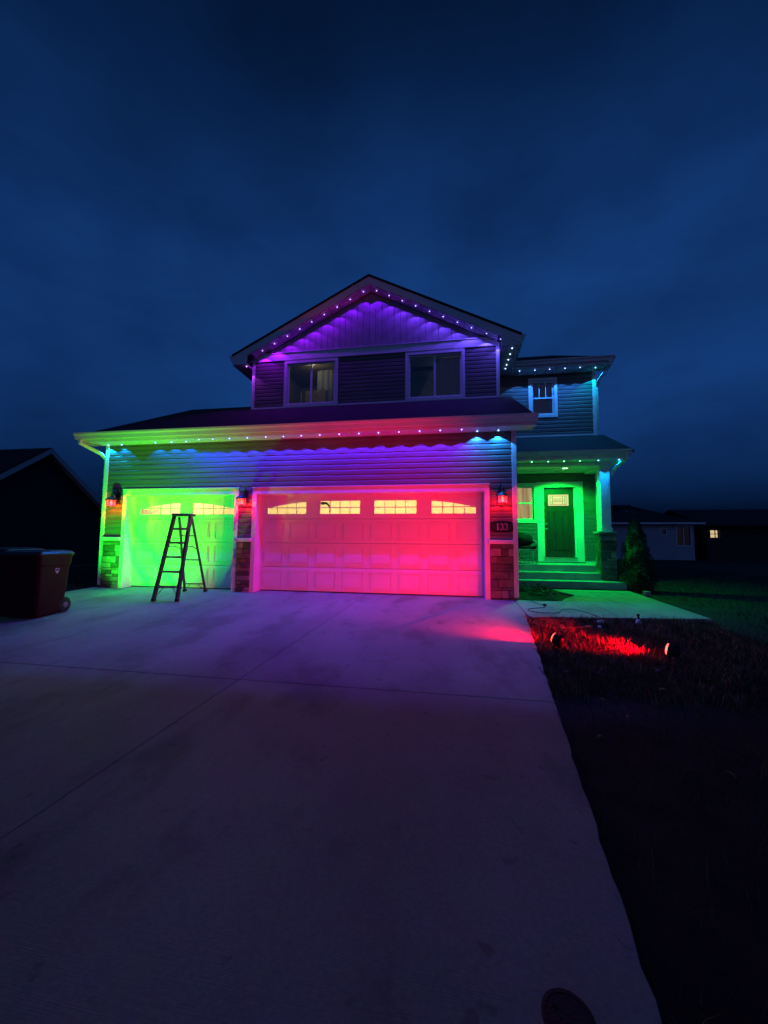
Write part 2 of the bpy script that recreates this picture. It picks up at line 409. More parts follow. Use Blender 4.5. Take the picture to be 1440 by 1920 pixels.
for x,e_w in ((-4.4,210),(-1.2,260),(1.4,260)):
    light('garage_bulb', 'POINT', (x,2.6,2.2), e_w, (1.0,0.70,0.27), house, radius=0.15)

def arch_z(x, x0, x1, zt, drop):
    t = (x-(x0+x1)/2)/((x1-x0)/2)
    return zt - drop*t*t
def garage_door(x0, x1, nwin, ncol, label):
    Y = 0.235; z1 = 2.13
    secs = [0.005,0.53,1.06,1.59,2.125]
    gd = box('garage_door', x0+0.024,x1-0.024,Y+0.035,Y+0.05,0.01,1.64, DOORW, house)
    gd['label'] = label
    wins = []
    cw = (x1-x0)/nwin
    for i in range(nwin):
        wins.append((x0+cw*i+0.16, x0+cw*(i+1)-0.16))
    wz0, wz1 = 1.70, 1.985
    AX0, AX1 = wins[0][0]-0.02, wins[-1][1]+0.02
    for k in range(4):
        za, zb = secs[k]+0.004, secs[k+1]-0.004
        if k < 3:
            box('section', x0+0.024,x1-0.024,Y,Y+0.034,za,zb, DOORW, gd, 0.004)
            pw = (x1-x0)/ncol
            for c in range(ncol):
                xa, xb = x0+pw*c+0.07, x0+pw*(c+1)-0.07
                # moulded raised panel: outer bead + field
                bm = bmesh.new()
                bm_box(bm, xa,xb,Y-0.013,Y-0.001,za+0.07,za+0.082); bm_box(bm, xa,xb,Y-0.013,Y-0.001,zb-0.082,zb-0.07)
                bm_box(bm, xa,xa+0.012,Y-0.013,Y-0.001,za+0.083,zb-0.083); bm_box(bm, xb-0.012,xb,Y-0.013,Y-0.001,za+0.083,zb-0.083)
                bm_box(bm, xa+0.04,xb-0.04,Y-0.012,Y-0.001,za+0.115,zb-0.115)
                obj('raised_panel', bm, DOORW, gd)
        else:
            wall = wall_core('section', x0+0.024,x1-0.024,za,zb,Y,Y+0.034,[(a,b,wz0,wz1) for a,b in wins], DOORW, gd)
    for (a,b) in wins:
        # pane and the arched masking board in front of it
        box('pane', a-0.005,b+0.005,Y+0.020,Y+0.024,wz0-0.005,wz1+0.005, GLASS, gd)
        N = 10; flat = nwin == 4 and (a > wins[0][1] and b < wins[-1][0])
        if not flat:
            pts = []
            left = a < (x0+x1)/2
            bm = bmesh.new()
            vs = [(a+(b-a)*i/N) for i in range(N+1)]
            def zz(x):
                t = (x-a)/(b-a); t = 1-t if left else t
                return wz1 - 0.02 - (0.135*t**1.6)
            poly = [(x, Y+0.006, zz(x)) for x in vs] + [(b, Y+0.006, wz1), (a, Y+0.006, wz1)]
            bm_prism(bm, poly, (0,0.012,0)); obj('arch_board', bm, DOORW, gd)
        for i in range(1,4):
            x = a+(b-a)*i/4; box('muntin', x-0.009,x+0.009,Y+0.004,Y+0.019,wz0,wz1, DOORW, gd)
        box('muntin', a,b,Y+0.005,Y+0.018,(wz0+wz1)/2-0.012,(wz0+wz1)/2+0.006, DOORW, gd)
        bm = bmesh.new()
        for (p,q,r,s) in ((a-0.035,b+0.035,wz0-0.035,wz0),(a-0.035,b+0.035,wz1,wz1+0.035),(a-0.035,a,wz0,wz1),(b,b+0.035,wz0,wz1)):
            bm_box(bm, p,q,Y-0.010,Y-0.001,r,s)
        obj('window_frame', bm, DOORW, gd)
    box('bottom_seal', x0+0.024,x1-0.024,Y-0.004,Y+0.03,0.003,0.02, BLACKM, gd)
    return gd
garage_door(LD[0], LD[1], 2, 4, 'single white garage door with two arched window lights')
garage_door(MD[0], MD[1], 4, 8, 'double white garage door with four window lights')

# garage roof, gutter, soffit
EY, EZ = -0.42, 3.50
RX0, RX1 = -6.72, 3.38
prism('garage_roof', [(RX0,EY-0.03,EZ-0.02),(RX0,3.5,5.46),(RX0,7.5,3.50),(RX0,7.5,3.40),(RX0,3.5,5.36),(RX0,EY-0.03,EZ-0.09)], (2.72,0,0), SHING, house)
prism('garage_roof', [(-3.999,EY-0.03,EZ-0.02),(-3.999,2.56,4.965+0.04),(-3.999,2.56,4.90),(-3.999,EY-0.03,EZ-0.09)], (RX1+3.999,0,0), SHING, house)
def gutter(parent, x0, x1, y, zt, h=0.125, d=0.12, material=ALU):
    # K-style gutter: open trough, front lip at y, back at y+d
    prof = [(y+d,zt),(y+d,zt-h),(y+d*0.45,zt-h),(y+0.035,zt-h*0.45),(y+0.005,zt-h*0.30),(y,zt-0.02),(y,zt),(y+0.02,zt),(y+0.02,zt-0.015),(y+0.03,zt-h*0.3),(y+d*0.5,zt-h+0.01),(y+d-0.008,zt-h+0.01),(y+d-0.008,zt)]
    bm = bmesh.new(); bm_prism(bm, [(x0,a,b) for a,b in prof], (x1-x0,0,0))
    bm_prism(bm, [(x0-0.002,a,b) for a,b in prof[:7]], (-0.003,0,0)); bm_prism(bm, [(x1+0.002,a,b) for a,b in prof[:7]], (0.003,0,0))
    return obj('gutter', bm, material, parent)
gutter(house, RX0, RX1, -0.52, 3.52, 0.14, 0.115)
box('fascia', RX0,RX1,-0.40,-0.375,ZS-0.01,3.50, ALU, house)
def soffit_run(parent, x0, x1, y0, y1, z, step=0.305):
    n = max(1, round((x1-x0)/step)); w = (x1-x0)/n
    for i in range(n):
        a = x0+w*i; bm = bmesh.new()
        for k in range(3):
            p = a+w*k/3; bm_box(bm, p+0.006, p+w/3-0.003, y0, y1, z, z+0.012)
        bm_box(bm, a+0.001, a+w-0.001, y0, y1, z+0.013, z+0.017)
        obj('soffit_panel', bm, SOFF, parent)
so = box('soffit', RX0+0.02,RX1-0.02,-0.374,-0.002,ZS+0.019,ZS+0.03, SOFF, house)
soffit_run(so, RX0+0.02, RX1-0.02, -0.374, -0.02, ZS)
box('frieze_channel', GX0+0.095,GX1-0.095,-0.03,-0.021,ZS-0.035,ZS-0.001, SIDING, house)
# boxed rake returns at both ends of the garage eave
for x0,x1 in ((RX0,GX0-0.002),(GX1+0.002,RX1)):
    prism('rake_soffit', [(x0,-0.37,ZS+0.035),(x1,-0.37,ZS+0.035),(x1,2.5,4.72),(x0,2.5,4.72)], (0,0,0.02), SOFF, house)
for x in (RX0+0.001, RX1-0.021):
    prism('rake_board', [(x,-0.40,3.32),(x,-0.40,3.475),(x,2.5,4.86),(x,2.5,4.70)], (0.02,0,0), ALU, house)

def downspout(name, pts, parent, w=0.075, h=0.06):
    bm = bmesh.new()
    for a,b in zip(pts, pts[1:]):
        a, b = Vector(a), Vector(b); t = (b-a).normalized(); bm_bar(bm, a-t*0.02, b+t*0.02, w, h, up=(0,1,0.001))
    return obj(name, bm, ALU, parent, bevel=0.008)
downspout('downspout', [(-6.60,-0.44,3.40),(-6.60,-0.44,3.30),(-6.40,-0.08,3.12),(-6.385,0.06,3.02),(-6.385,0.08,0.1)], house)

# ------------------------------------------------------------------ upper storey front
UX0, UX1, UY = -4.03, 3.10, 2.5
WZ0, WZ1 = 5.07, 6.30
UW = [(-2.93,-1.47,WZ0,WZ1),(0.65,2.10,WZ0,WZ1)]
uw = wall_core('upper_wall', UX0+0.01, UX1-0.01, 4.5, 6.45, UY, UY+0.16, UW, SIDING, house)
siding(uw, UX0+0.085, UX1-0.085, 5.015, 6.42, UY, [(a-0.05,b+0.05,c-0.06,d+0.3) for a,b,c,d in UW])
for (a,b) in ((UX0,UX0+0.09),(UX1-0.09,UX1)): box('corner_board', a,b,UY-0.034,UY+0.06,4.97,6.40, WHITE, uw, 0.003)
box('flashing_board', UX0+0.091,UX1-0.091,UY-0.03,UY-0.001,4.965,5.012, WHITE, uw, 0.003)
prism('side_wall', [(UX0,UY+0.16,4.2),(UX0,9.0,3.2),(UX0,9.0,6.4),(UX0,UY+0.16,6.4)], (0.12,0,0), SIDING, house)
prism('side_wall', [(UX1,UY+0.16,4.2),(UX1,9.0,4.2),(UX1,9.0,6.4),(UX1,UY+0.16,6.4)], (-0.12,0,0), SIDING, house)

# gable
AX = -0.44; RZ = 8.56
def rz(x): return RZ - 0.503*abs(x-AX)
UND = 0.30
prism('gable_wall', [(UX0+0.03,UY+0.005,6.45),(UX1-0.03,UY+0.005,6.45),(UX1-0.03,UY+0.005,rz(UX1)-UND),(AX,UY+0.005,RZ-UND),(UX0+0.03,UY+0.005,rz(UX0)-UND)], (0,0.14,0), BATTEN, house)
gb = bpy.data.objects['gable_wall']
x = UX0+0.35; w = 0.178
while x < UX1-0.3:
    a, b = x+0.004, x+w-0.004
    pts = [(a,UY-0.012,6.63),(b,UY-0.012,6.63),(b,UY-0.012,rz(b)-UND-0.004)]
    if a < AX < b: pts.append((AX,UY-0.012,RZ-UND-0.004))
    pts.append((a,UY-0.012,rz(a)-UND-0.004))
    if min(rz(a),rz(b))-UND > 6.66:
        prism('vertical_board', pts, (0,0.016,0), BATTEN, gb, bevel=0.004)
    x += w
prism('band_board', [(UX0,UY-0.04,6.405),(UX1,UY-0.04,6.405),(UX1,UY-0.04,min(6.62,rz(UX1)-UND)),(UX1-0.3,UY-0.04,6.625),(UX0+0.3,UY-0.04,6.625),(UX0,UY-0.04,min(6.62,rz(UX0)-UND))], (0,0.04,0), WHITE, gb)
box('band_cap', UX0+0.32,UX1-0.32,UY-0.06,UY-0.013,6.626,6.644, WHITE, gb)

RF = UY-0.36   # rake front
RK0, RK1 = AX-4.06, AX+4.06
RB = 9.2
for s in (-1,1):
    xe = AX+s*4.06
    prism('gable_roof', [(AX,RF-0.03,RZ),(xe,RF-0.03,rz(xe)),(xe,RF-0.03,rz(xe)-0.05),(AX,RF-0.03,RZ-0.05)], (0,RB-RF+0.03,0), SHING, house)
    prism('rake_board', [(AX,RF,RZ-0.052),(xe-s*0.01,RF,rz(xe)-0.052),(xe-s*0.01,RF,rz(xe)-0.27),(AX,RF,RZ-0.27)], (0,0.022,0), ALU, house)
    prism('roof_deck', [(AX,RF+0.025,RZ-0.052),(xe-s*0.02,RF+0.025,rz(xe)-0.052),(xe-s*0.02,RF+0.025,rz(xe)-0.27),(AX,RF+0.025,RZ-0.27)], (0,RB-RF-0.1,0), DARKW, house)
    # soffit under the rake
    ln = 4.06; n = 14
    for i in range(n):
        xa, xb = AX+s*(ln*i/n+0.006), AX+s*(ln*(i+1)/n-0.006)
        if abs(xb-AX) > 3.62: continue
        prism('soffit_panel', [(xa,RF+0.025,rz(xa)-0.272),(xb,RF+0.025,rz(xb)-0.272),(xb,RF+0.025,rz(xb)-0.286),(xa,RF+0.025,rz(xa)-0.286)], (0,UY-RF-0.03,0), SOFF, house)
    # boxed eave along the side
    xw = UX1 if s>0 else UX0
    a, b = sorted((xw+s*0.002, xe-s*0.03))
    box('eave_soffit', a,b,RF+0.03,RB-0.4,6.215,6.235, SOFF, house)
    a, b = sorted((xe-s*0.05, xe-s*0.025)); box('fascia', a,b,RF+0.03,RB-0.4,6.20,6.27, ALU, house)
    prism('eave_return', [(xw+s*0.0,RF+0.001,6.215),(xe-s*0.03,RF+0.001,6.215),(xe-s*0.02,RF+0.001,rz(xe)-0.275),(xw,RF+0.001,rz(xw)-0.275)], (0,0.02,0), ALU, house)
    # side gutter
    bm = bmesh.new(); gx = xe+s*0.0
    prof = [(gx,6.50),(gx,6.36),(gx+s*0.05,6.36),(gx+s*0.085,6.44),(gx+s*0.11,6.48),(gx+s*0.11,6.50)]
    bm_prism(bm, [(p,RF+0.02,q) for p,q in prof], (0,RB-RF-0.5,0)); obj('gutter', bm, ALU, house)

# ------------------------------------------------------------------ window builder
def slider_window(hole, Y, name_label, parent, style, room):
    x0,x1,z0,z1 = hole; T = 0.09
    w = box('window', x0,x1,Y+0.10,Y+0.115,z0,z0+0.03, WHITE, parent); w['label'] = name_label
    box('casing', x0-T,x1+T,Y-0.034,Y+0.06,z1+0.001,z1+T, WHITE, w, 0.003); box('casing', x0-T,x1+T,Y-0.034,Y+0.06,z0-T,z0-0.001, WHITE, w, 0.003)
    box('casing', x0-T,x0,Y-0.034,Y+0.06,z0,z1, WHITE, w, 0.003); box('casing', x1,x1+T,Y-0.034,Y+0.06,z0,z1, WHITE, w, 0.003)
    F = 0.045
    bm = bmesh.new()
    for r_2 in ((x0,x1,z1-F,z1),(x0,x1,z0,z0+F),(x0,x0+F,z0+F,z1-F),(x1-F,x1,z0+F,z1-F)): bm_box(bm, r_2[0],r_2[1],Y+0.012,Y+0.07,r_2[2],r_2[3])
    obj('frame', bm, WHITE, w)
    if style == 'slider':
        xm = (x0+x1)/2
        box('mullion', xm-0.028,xm+0.028,Y+0.02,Y+0.065,z0+F,z1-F, WHITE, w)
        box('pane', x0+F,xm-0.028,Y+0.045,Y+0.049,z0+F,z1-F, GLASS, w); box('pane', xm+0.028,x1-F,Y+0.040,Y+0.044,z0+F,z1-F, GLASS, w)
    else:
        zm = z0+(z1-z0)*0.5
        box('meeting_rail', x0+F,x1-F,Y+0.02,Y+0.065,zm-0.02,zm+0.02, WHITE, w)
        if style == 'grille':
            for k in (1,2):
                xx = x0+F+(x1-x0-2*F)*k/3; box('muntin', xx-0.010,xx+0.010,Y+0.026,Y+0.050,zm+0.02,z1-F, WHITE, w)
        box('pane', x0+F,x1-F,Y+0.052,Y+0.056,zm+0.02,z1-F, GLASS, w); box('pane', x0+F,x1-F,Y+0.045,Y+0.049,z0+F,zm-0.02, GLASS, w)
    return w
def room_box(x0,x1,z0,z1,y0,depth, material):
    bm = bmesh.new(); y1 = y0+depth; t = 0.03
    bm_box(bm, x0-t,x1+t,y1,y1+t,z0-t,z1+t); bm_box(bm, x0-t,x1+t,y0,y1,z0-t,z0); bm_box(bm, x0-t,x1+t,y0,y1,z1,z1+t)
    bm_box(bm, x0-t,x0,y0,y1,z0,z1); bm_box(bm, x1,x1+t,y0,y1,z0,z1)
    return obj('room', bm, material, house)
def curtain(x0,x1,z0,z1,y,material,parent,folds=5,amp=0.02):
    bm = bmesh.new(); n = folds*8; prev = None
    for i in range(n+1):
        t = i/n; xx = x0+(x1-x0)*t; yy = y+amp*math.sin(t*folds*2*math.pi)+amp*0.5*math.sin(t*folds*4.7+1)
        a, b = bm.verts.new((xx,yy,z0)), bm.verts.new((xx,yy*1.0,z1))
        if prev: bm.faces.new((prev[0],a,b,prev[1]))
        prev = (a,b)
    return obj('curtain', bm, material, parent, smooth=True)
ROOM = mat('room_paint', (0.30,0.28,0.27), (0.25,0.24,0.23), 2, 0.9)
CURT = mat('curtain_grey', (0.22,0.25,0.29), (0.16,0.19,0.22), 3, 0.95, stretch=(6,1,0.3))
LAMPSH = mat('cardboard_tan', (0.60,0.42,0.18), (0.50,0.34,0.14), 4, 0.8)
w1 = slider_window(UW[0], UY, 'sliding upstairs window with a tan box showing behind the glass', house, 'slider', None)
w2 = slider_window(UW[1], UY, 'sliding upstairs window with a grey curtain behind one pane', house, 'slider', None)
for (a,b,c,d) in UW: room_box(a-0.4,b+0.4,c-0.35,d+0.1,UY+0.165,1.8, ROOM)
curtain(-2.2,-1.35,4.9,6.30,UY+0.55,CURT,w1); curtain(1.38,2.08,5.10,6.26,UY+0.20,CURT,w2,3)
box('storage_box', -2.46,-1.84,UY+0.26,UY+0.44,5.0,5.56, LAMPSH, w1, 0.004)
bm = bmesh.new(); bm_tube(bm, [(-2.58,UY+0.22,4.9),(-2.56,UY+0.20,5.48)], 0.012); obj('pole', bm, WHITE, w1)
light('room_fill','POINT',(-2.2,UY+0.13,6.272),5.0,(1.0,0.74,0.40),house,radius=0.08)  # unseen light without a fixture, added at the window head to brighten the box
light('room_fill','POINT',(1.7,UY+0.9,5.9),0.9,(0.6,0.85,1.0),house,radius=0.08)

# ------------------------------------------------------------------ entry wing
EYW = 4.0; EX1 = 6.02
PF = 0.54   # porch floor
SW = (3.45,4.22,1.78,2.78); DR = (4.47,5.37,0.70,2.735); RW = (4.24,4.87,4.98,6.00)
# small upper window
RW = (4.22,4.86,4.93,5.97)
ew = wall_core('entry_wall', GX1, EX1-0.01, 0.0, 6.3, EYW, EYW+0.16, [SW,DR,RW], SIDING, house)
siding(ew, GX1, EX1-0.085, 0.56, 3.15, EYW, [(SW[0]-0.06,4.35,1.66,2.86),(4.35,5.55,0.5,2.86)])
siding(ew, GX1, EX1-0.085, 4.30, 6.16, EYW, [(RW[0]-0.05,RW[1]+0.05,RW[2]-0.05,RW[3]+0.05)])
box('corner_board', EX1-0.10,EX1,EYW-0.034,EYW+0.06,PF,3.15, WHITE, ew, 0.003); box('corner_board', EX1-0.10,EX1,EYW-0.034,EYW+0.06,4.22,6.16, WHITE, ew, 0.003)
box('flashing_board', GX1,EX1-0.101,EYW-0.03,EYW-0.001,4.255,4.30, WHITE, ew)
box('base_board', GX1,DR[0]-0.19,EYW-0.036,EYW-0.001,PF+0.002,PF+0.03, WHITE, ew)
box('base_board', DR[1]+0.22,EX1-0.002,EYW-0.036,EYW-0.001,PF+0.002,PF+0.05, WHITE, ew)
prism('side_wall', [(EX1,EYW+0.16,0.0),(EX1,9.0,0.0),(EX1,9.0,6.3),(EX1,EYW+0.16,6.3)], (-0.12,0,0), SIDING, house)
w3 = slider_window(RW, EYW, 'small upstairs window with three upper lites above the porch roof', house, 'grille', None)
room_box(RW[0]-0.3,RW[1]+0.3,RW[2]-0.3,RW[3]+0.1,EYW+0.165,1.2, ROOM)
BLIND = mat('roller_blind', (0.40,0.42,0.44), (0.36,0.38,0.40), 3, 0.9)
box('blind', RW[0]+0.02,RW[1]-0.02,EYW+0.10,EYW+0.105,RW[2]+0.02,RW[3]-0.02, BLIND, w3)
w4 = slider_window(SW, EYW, 'lit porch window with curtain beside the front door', house, 'hung', None)
LITC = emit('lit_curtain', (0.85,0.60,0.22), 0.62)
n_ = LITC.node_tree; b_ = n_.nodes['Principled BSDF']; t_ = n_.nodes.new('ShaderNodeTexCoord'); mm_ = n_.nodes.new('ShaderNodeMapping'); mm_.inputs['Scale'].default_value = (14,1,0.6)
ns_ = n_.nodes.new('ShaderNodeTexNoise'); ns_.inputs['Scale'].default_value = 1.0; rp_ = n_.nodes.new('ShaderNodeValToRGB')
rp_.color_ramp.elements[0].color = (0.42,0.27,0.09,1); rp_.color_ramp.elements[1].color = (0.95,0.72,0.30,1); rp_.color_ramp.elements[0].position = 0.3; rp_.color_ramp.elements[1].position = 0.7
n_.links.new(t_.outputs['Object'], mm_.inputs[0]); n_.links.new(mm_.outputs[0], ns_.inputs['Vector']); n_.links.new(ns_.outputs[0], rp_.inputs[0]); n_.links.new(rp_.outputs[0], b_.inputs['Emission Color'])
curtain(SW[0]+0.01,SW[1]-0.01,SW[2]+0.01,SW[3]-0.01,EYW+0.12,LITC,w4,6,0.012)

# front door
DOORD = mat('front_door_paint', (0.045,0.035,0.03), (0.032,0.025,0.022), 4, 0.4, 0.15, 30, stretch=(6,1,0.4))
fd = wall_core('front_door', DR[0]+0.035,DR[1]-0.035,DR[2]+0.02,DR[3]-0.02,EYW+0.05,EYW+0.095,[(4.63,5.20,2.20,2.53)], DOORD, house)
fd['label'] = 'dark craftsman front door with leaded glass light'
DX0, DX1 = DR[0]+0.035, DR[1]-0.035
LEAD = mat('lead_came', (0.10,0.085,0.05), None, 10, 0.5)
LITE = emit('door_lite_glow', (0.95,0.72,0.36), 0.85)
box('lite', 4.63,5.20,EYW+0.068,EYW+0.072,2.20,2.53, LITE, fd)
bm = bmesh.new()
for (a,b,c,d) in ((4.612,5.218,2.53,2.55),(4.612,5.218,2.18,2.20),(4.612,4.63,2.20,2.53),(5.20,5.218,2.20,2.53)): bm_box(bm, a,b,EYW+0.040,EYW+0.049,c,d)
obj('lite_frame', bm, DOORD, fd)
bm = bmesh.new()
def lead(p,q): bm_bar(bm, (p[0],EYW+0.064,p[1]), (q[0],EYW+0.064,q[1]), 0.006, 0.010, up=(0,0,1) if abs(p[0]-q[0])>1e-4 else (1,0,0))
for p,q in (((4.68,2.24),(5.15,2.24)),((4.68,2.49),(5.15,2.49)),((4.69,2.23),(4.69,2.50)),((5.14,2.23),(5.14,2.50)),((4.76,2.24),(4.76,2.49)),((5.10,2.24),(5.10,2.49)),
            ((4.76,2.40),(5.04,2.40)),((4.76,2.33),(5.04,2.33)),((5.04,2.24),(5.04,2.49)),((4.69,2.44),(4.76,2.44)),((4.69,2.29),(4.76,2.29)),((5.04,2.365),(5.10,2.365)),((4.80,2.365),(5.0,2.365))): lead(p,q)
obj('leading', bm, LEAD, fd)
for i in range(3):
    a = DX0+0.14+i*0.195; b = a+0.165
    bm = bmesh.new()
    for (p,q,r,s) in ((a,b,2.03,2.045),(a,b,0.92,0.935),(a,a+0.012,0.936,2.029),(b-0.012,b,0.936,2.029)): bm_box(bm, p,q,EYW+0.036,EYW+0.049,r,s)
    obj('door_panel', bm, DOORD, fd)
BRASS = mat('satin_nickel', (0.6,0.58,0.52), None, 5, 0.3, metallic=0.9)
for zz_ in (1.52,1.66):
    bm = bmesh.new(); bm_lathe(bm, [(0.03,0.048),(0.03,0.04),(0.012,0.036),(0.012,0.01),(0.026,0.0),(0.026,-0.015),(0.01,-0.022)], 14, axis='Y', c=(DX0+0.065,EYW,zz_)); obj('handle' if zz_<1.6 else 'deadbolt', bm, BRASS, fd, smooth=True)
# door casing
box('door_casing', DR[0]-0.17,DR[0],EYW-0.036,EYW+0.05,0.57,DR[3]+0.0, WHITE, ew, 0.003); box('door_casing', DR[1],DR[1]+0.20,EYW-0.036,EYW+0.05,0.57,DR[3], WHITE, ew, 0.003)
box('door_casing', DR[0]-0.17,DR[1]+0.20,EYW-0.036,EYW+0.05,DR[3]+0.001,DR[3]+0.165, WHITE, ew, 0.003)
box('door_frame', DR[0]+0.001,DR[0]+0.034,EYW+0.0,EYW+0.1,DR[2],DR[3]-0.001, WHITE, ew); box('door_frame', DR[1]-0.034,DR[1]-0.001,EYW+0.0,EYW+0.1,DR[2],DR[3]-0.001, WHITE, ew)
box('kick_board', DR[0],DR[1],EYW-0.03,EYW+0.05,0.565,DR[2]-0.03, WHITE, ew); box('threshold', DR[0]+0.002,DR[1]-0.002,EYW-0.075,EYW+0.08,DR[2]-0.029,DR[2]+0.005, BRASS, ew)

# porch: floor, steps, pier, post, ceiling, roof
box('porch_floor', GX1+0.002,6.0,2.98,EYW-0.001,0.0,PF, STEPC, house, 0.008)
st = box('step', GX1+0.002,5.50,2.62,2.979,0.0,0.36, STEPC, house, 0.008)
box('step', GX1+0.002,5.93,2.25,2.619,0.0,0.18, STEPC, house, 0.008)
box('porch_base', 5.501,6.0,2.62,2.979,0.0,0.18, STEPC, house, 0.006)
PX0, PX1, PY0, PY1 = 5.53, 5.84, 2.63, 2.95
pier = box('pier', PX0,PX1,PY0,PY1,0.182,1.36, MORTAR, house)
rs = random.Random(11)
stone_face(pier, PX0-0.04, PX1+0.04, 0.185, 1.355, PY0-0.002, rs, 'X', 0.04, -1)
stone_face(pier, PY0, PY1, 0.185, 1.355, PX0-0.002, rs, 'Y', 0.035, -1)
stone_face(pier, PY0, PY1, 0.185, 1.355, PX1+0.002, rs, 'Y', 0.035, 1)
box('pier_cap', PX0-0.07,PX1+0.07,PY0-0.07,PY1+0.03,1.361,1.415, STEPC, pier, 0.008)
PZ = 3.12
box('porch_post', 5.57,5.80,2.67,2.90,1.416,PZ-0.02, WHITE, house, 0.004)
po = bpy.data.objects['porch_post']
box('post_collar', 5.55,5.82,2.65,2.92,1.417,1.50, WHITE, po, 0.004); box('post_collar', 5.55,5.82,2.65,2.92,PZ-0.10,PZ-0.021, WHITE, po, 0.004)
box('beam', GX1+0.002,5.86,2.66,2.91,PZ-0.018,PZ+0.07, WHITE, house, 0.004); box('beam', 5.62,5.86,2.912,EYW-0.04,PZ-0.018,PZ+0.07, WHITE, house, 0.004)
pc = box('porch_ceiling', GX1+0.002,5.619,2.912,EYW-0.02,3.17,3.185, SOFF, house)
soffit_run(pc, GX1+0.01, 5.615, 2.913, EYW-0.022, 3.15)
PEY, PEZ = 2.22, 3.36
gutter(house, GX1+0.005, 6.12, PEY-0.10, 3.40, 0.125, 0.11)
box('fascia', GX1+0.005,6.10,PEY+0.012,PEY+0.034,3.19,3.385, ALU, house)
ps_ = box('soffit', GX1+0.005,6.08,PEY+0.035,2.655,3.215,3.225, SOFF, house)
soffit_run(ps_, GX1+0.005, 6.08, PEY+0.035, 2.655, 3.195)
prism('rake_board', [(6.085,PEY+0.01,3.19),(6.085,PEY+0.01,3.375),(6.085,EYW,4.20),(6.085,EYW,4.00)], (0.02,0,0), ALU, house)
prism('rake_soffit', [(5.861,2.66,3.20),(6.084,2.66,3.20),(6.084,EYW,3.20),(5.861,EYW,3.20)], (0,0,0.012), SOFF, house)
prism('porch_roof', [(GX1+0.003,PEY-0.01,PEZ+0.03),(GX1+0.003,EYW-0.001,4.26),(GX1+0.003,EYW-0.001,4.17),(GX1+0.003,PEY-0.01,PEZ-0.03)], (3.16-GX1+3.03,0,0), SHING, house)
downspout('downspout', [(6.02,PEY-0.04,3.30),(6.02,PEY-0.04,3.20),(5.88,2.62,2.98),(5.88,2.66,2.86)], house)
# recessed porch light, green
can = thing('recessed_light', 'round recessed light glowing green in the porch ceiling', 'light', (4.86,3.12,3.148))
bm = bmesh.new(); bm_lathe(bm, [(0.085,0.0),(0.095,-0.004),(0.095,-0.010),(0.07,-0.010)], 28); obj('trim_ring', bm, WHITE, can)
bm = bmesh.new(); bm_lathe(bm, [(0.068,-0.009),(0.068,-0.014),(0.04,-0.019)], 28); obj('lens', bm, emit('green_lens',(0.45,1.0,0.55),6.0), can)
light('porch_lamp','SPOT',(0,0,-0.03),560,(0.0,1.0,0.05),can,(0,0.10,-1),R(140),0.5,0.05)

# main roof over the entry wing
MY, MZ = 3.50, 6.27
prism('main_roof', [(UX1-2.5,MY-0.06,MZ+0.07),(UX1-2.5,9.6,MZ+0.07+6.16*0.5),(UX1-2.5,9.6,MZ+6.16*0.5-0.03),(UX1-2.5,MY-0.06,MZ-0.0)], (6.36-UX1+2.5,0,0), SHING, house)
gutter(house, 3.64, 6.32, MY-0.12, MZ+0.09, 0.125, 0.11)
box('fascia', 3.60,6.30,MY-0.008,MY+0.014,MZ-0.10,MZ+0.06, ALU, house)
so2 = box('soffit', 3.60,6.28,MY+0.015,EYW-0.002,6.185,6.195, SOFF, house); soffit_run(so2, 3.60, 6.28, MY+0.015, EYW-0.02, 6.165)
prism('rake_board', [(6.305,MY-0.0,MZ-0.10),(6.305,MY-0.0,MZ+0.04),(6.305,9.5,MZ+3.05),(6.305,9.5,MZ+2.85)], (0.02,0,0), ALU, house)
downspout('downspout', [(6.22,MY-0.06,6.24),(6.22,MY-0.06,6.10),(6.07,EYW-0.10,5.86),(6.055,EYW+0.02,5.72),(6.055,EYW+0.04,4.45)], house, 0.07, 0.055)

# ------------------------------------------------------------------ LED strings under the eaves
HOUS = mat('led_track_white', (0.7,0.7,0.7), None, 5, 0.5)
def led_string(name, label, leds, power, cone=R(106), bright=9.0, aim=None):
    t = thing(name, label, 'string lights', leds[0][0], group='string lights under the eaves')
    o = Vector(leds[0][0])
    bm = bmesh.new()
    for (a,_),(b,_) in zip(leds, leds[1:]):
        if (Vector(a)-Vector(b)).length < 0.9: bm_bar(bm, Vector(a)-o+Vector((0,0,0.008)), Vector(b)-o+Vector((0,0,0.008)), 0.012, 0.006)
    if len(bm.verts): obj('track', bm, HOUS, t)
    else: bm.free()
    for (p,c) in leds:
        p = Vector(p)-o; pw = power
        if len(c) == 4: pw = power*c[3]
        c = c[:3]; wc = tuple(0.22+0.78*v for v in c)
        key = 'led_'+'_'.join('%d'%round(v*20) for v in c)
        bm = bmesh.new(); bm_lathe(bm, [(0.006,0.006),(0.011,0.0),(0.011,-0.005),(0.006,-0.010)], 10); obj('led_bulb', bm, emit(key, wc, bright), t, loc=p)
        l = light('led', 'SPOT', p+Vector((0,0,-0.016)), pw, c, t, aim or (0,0,-1), cone, 0.06, 0.006)
    return t
def lerp(a,b,t): return tuple(x+(y-x)*t for x,y in zip(a,b))
gx = [-3.73,-3.39,-2.99,-2.57,-2.14,-1.74,-1.34,-.93,-.51,-.09,.32,.74,1.16,1.57,1.99]
leds = [((-6.20,-0.10,ZS-0.008),(0.0,0.55,1.0,0.5)),((-5.84,-0.10,ZS-0.008),(0.0,0.30,1.0,0.3)),((-4.9,-0.16,ZS-0.008),(0.0,0.18,1.0,0.35)),((-4.49,-0.16,ZS-0.008),(0.0,0.14,1.0,0.4)),((-4.12,-0.16,ZS-0.008),(0.0,0.10,1.0,0.5))]
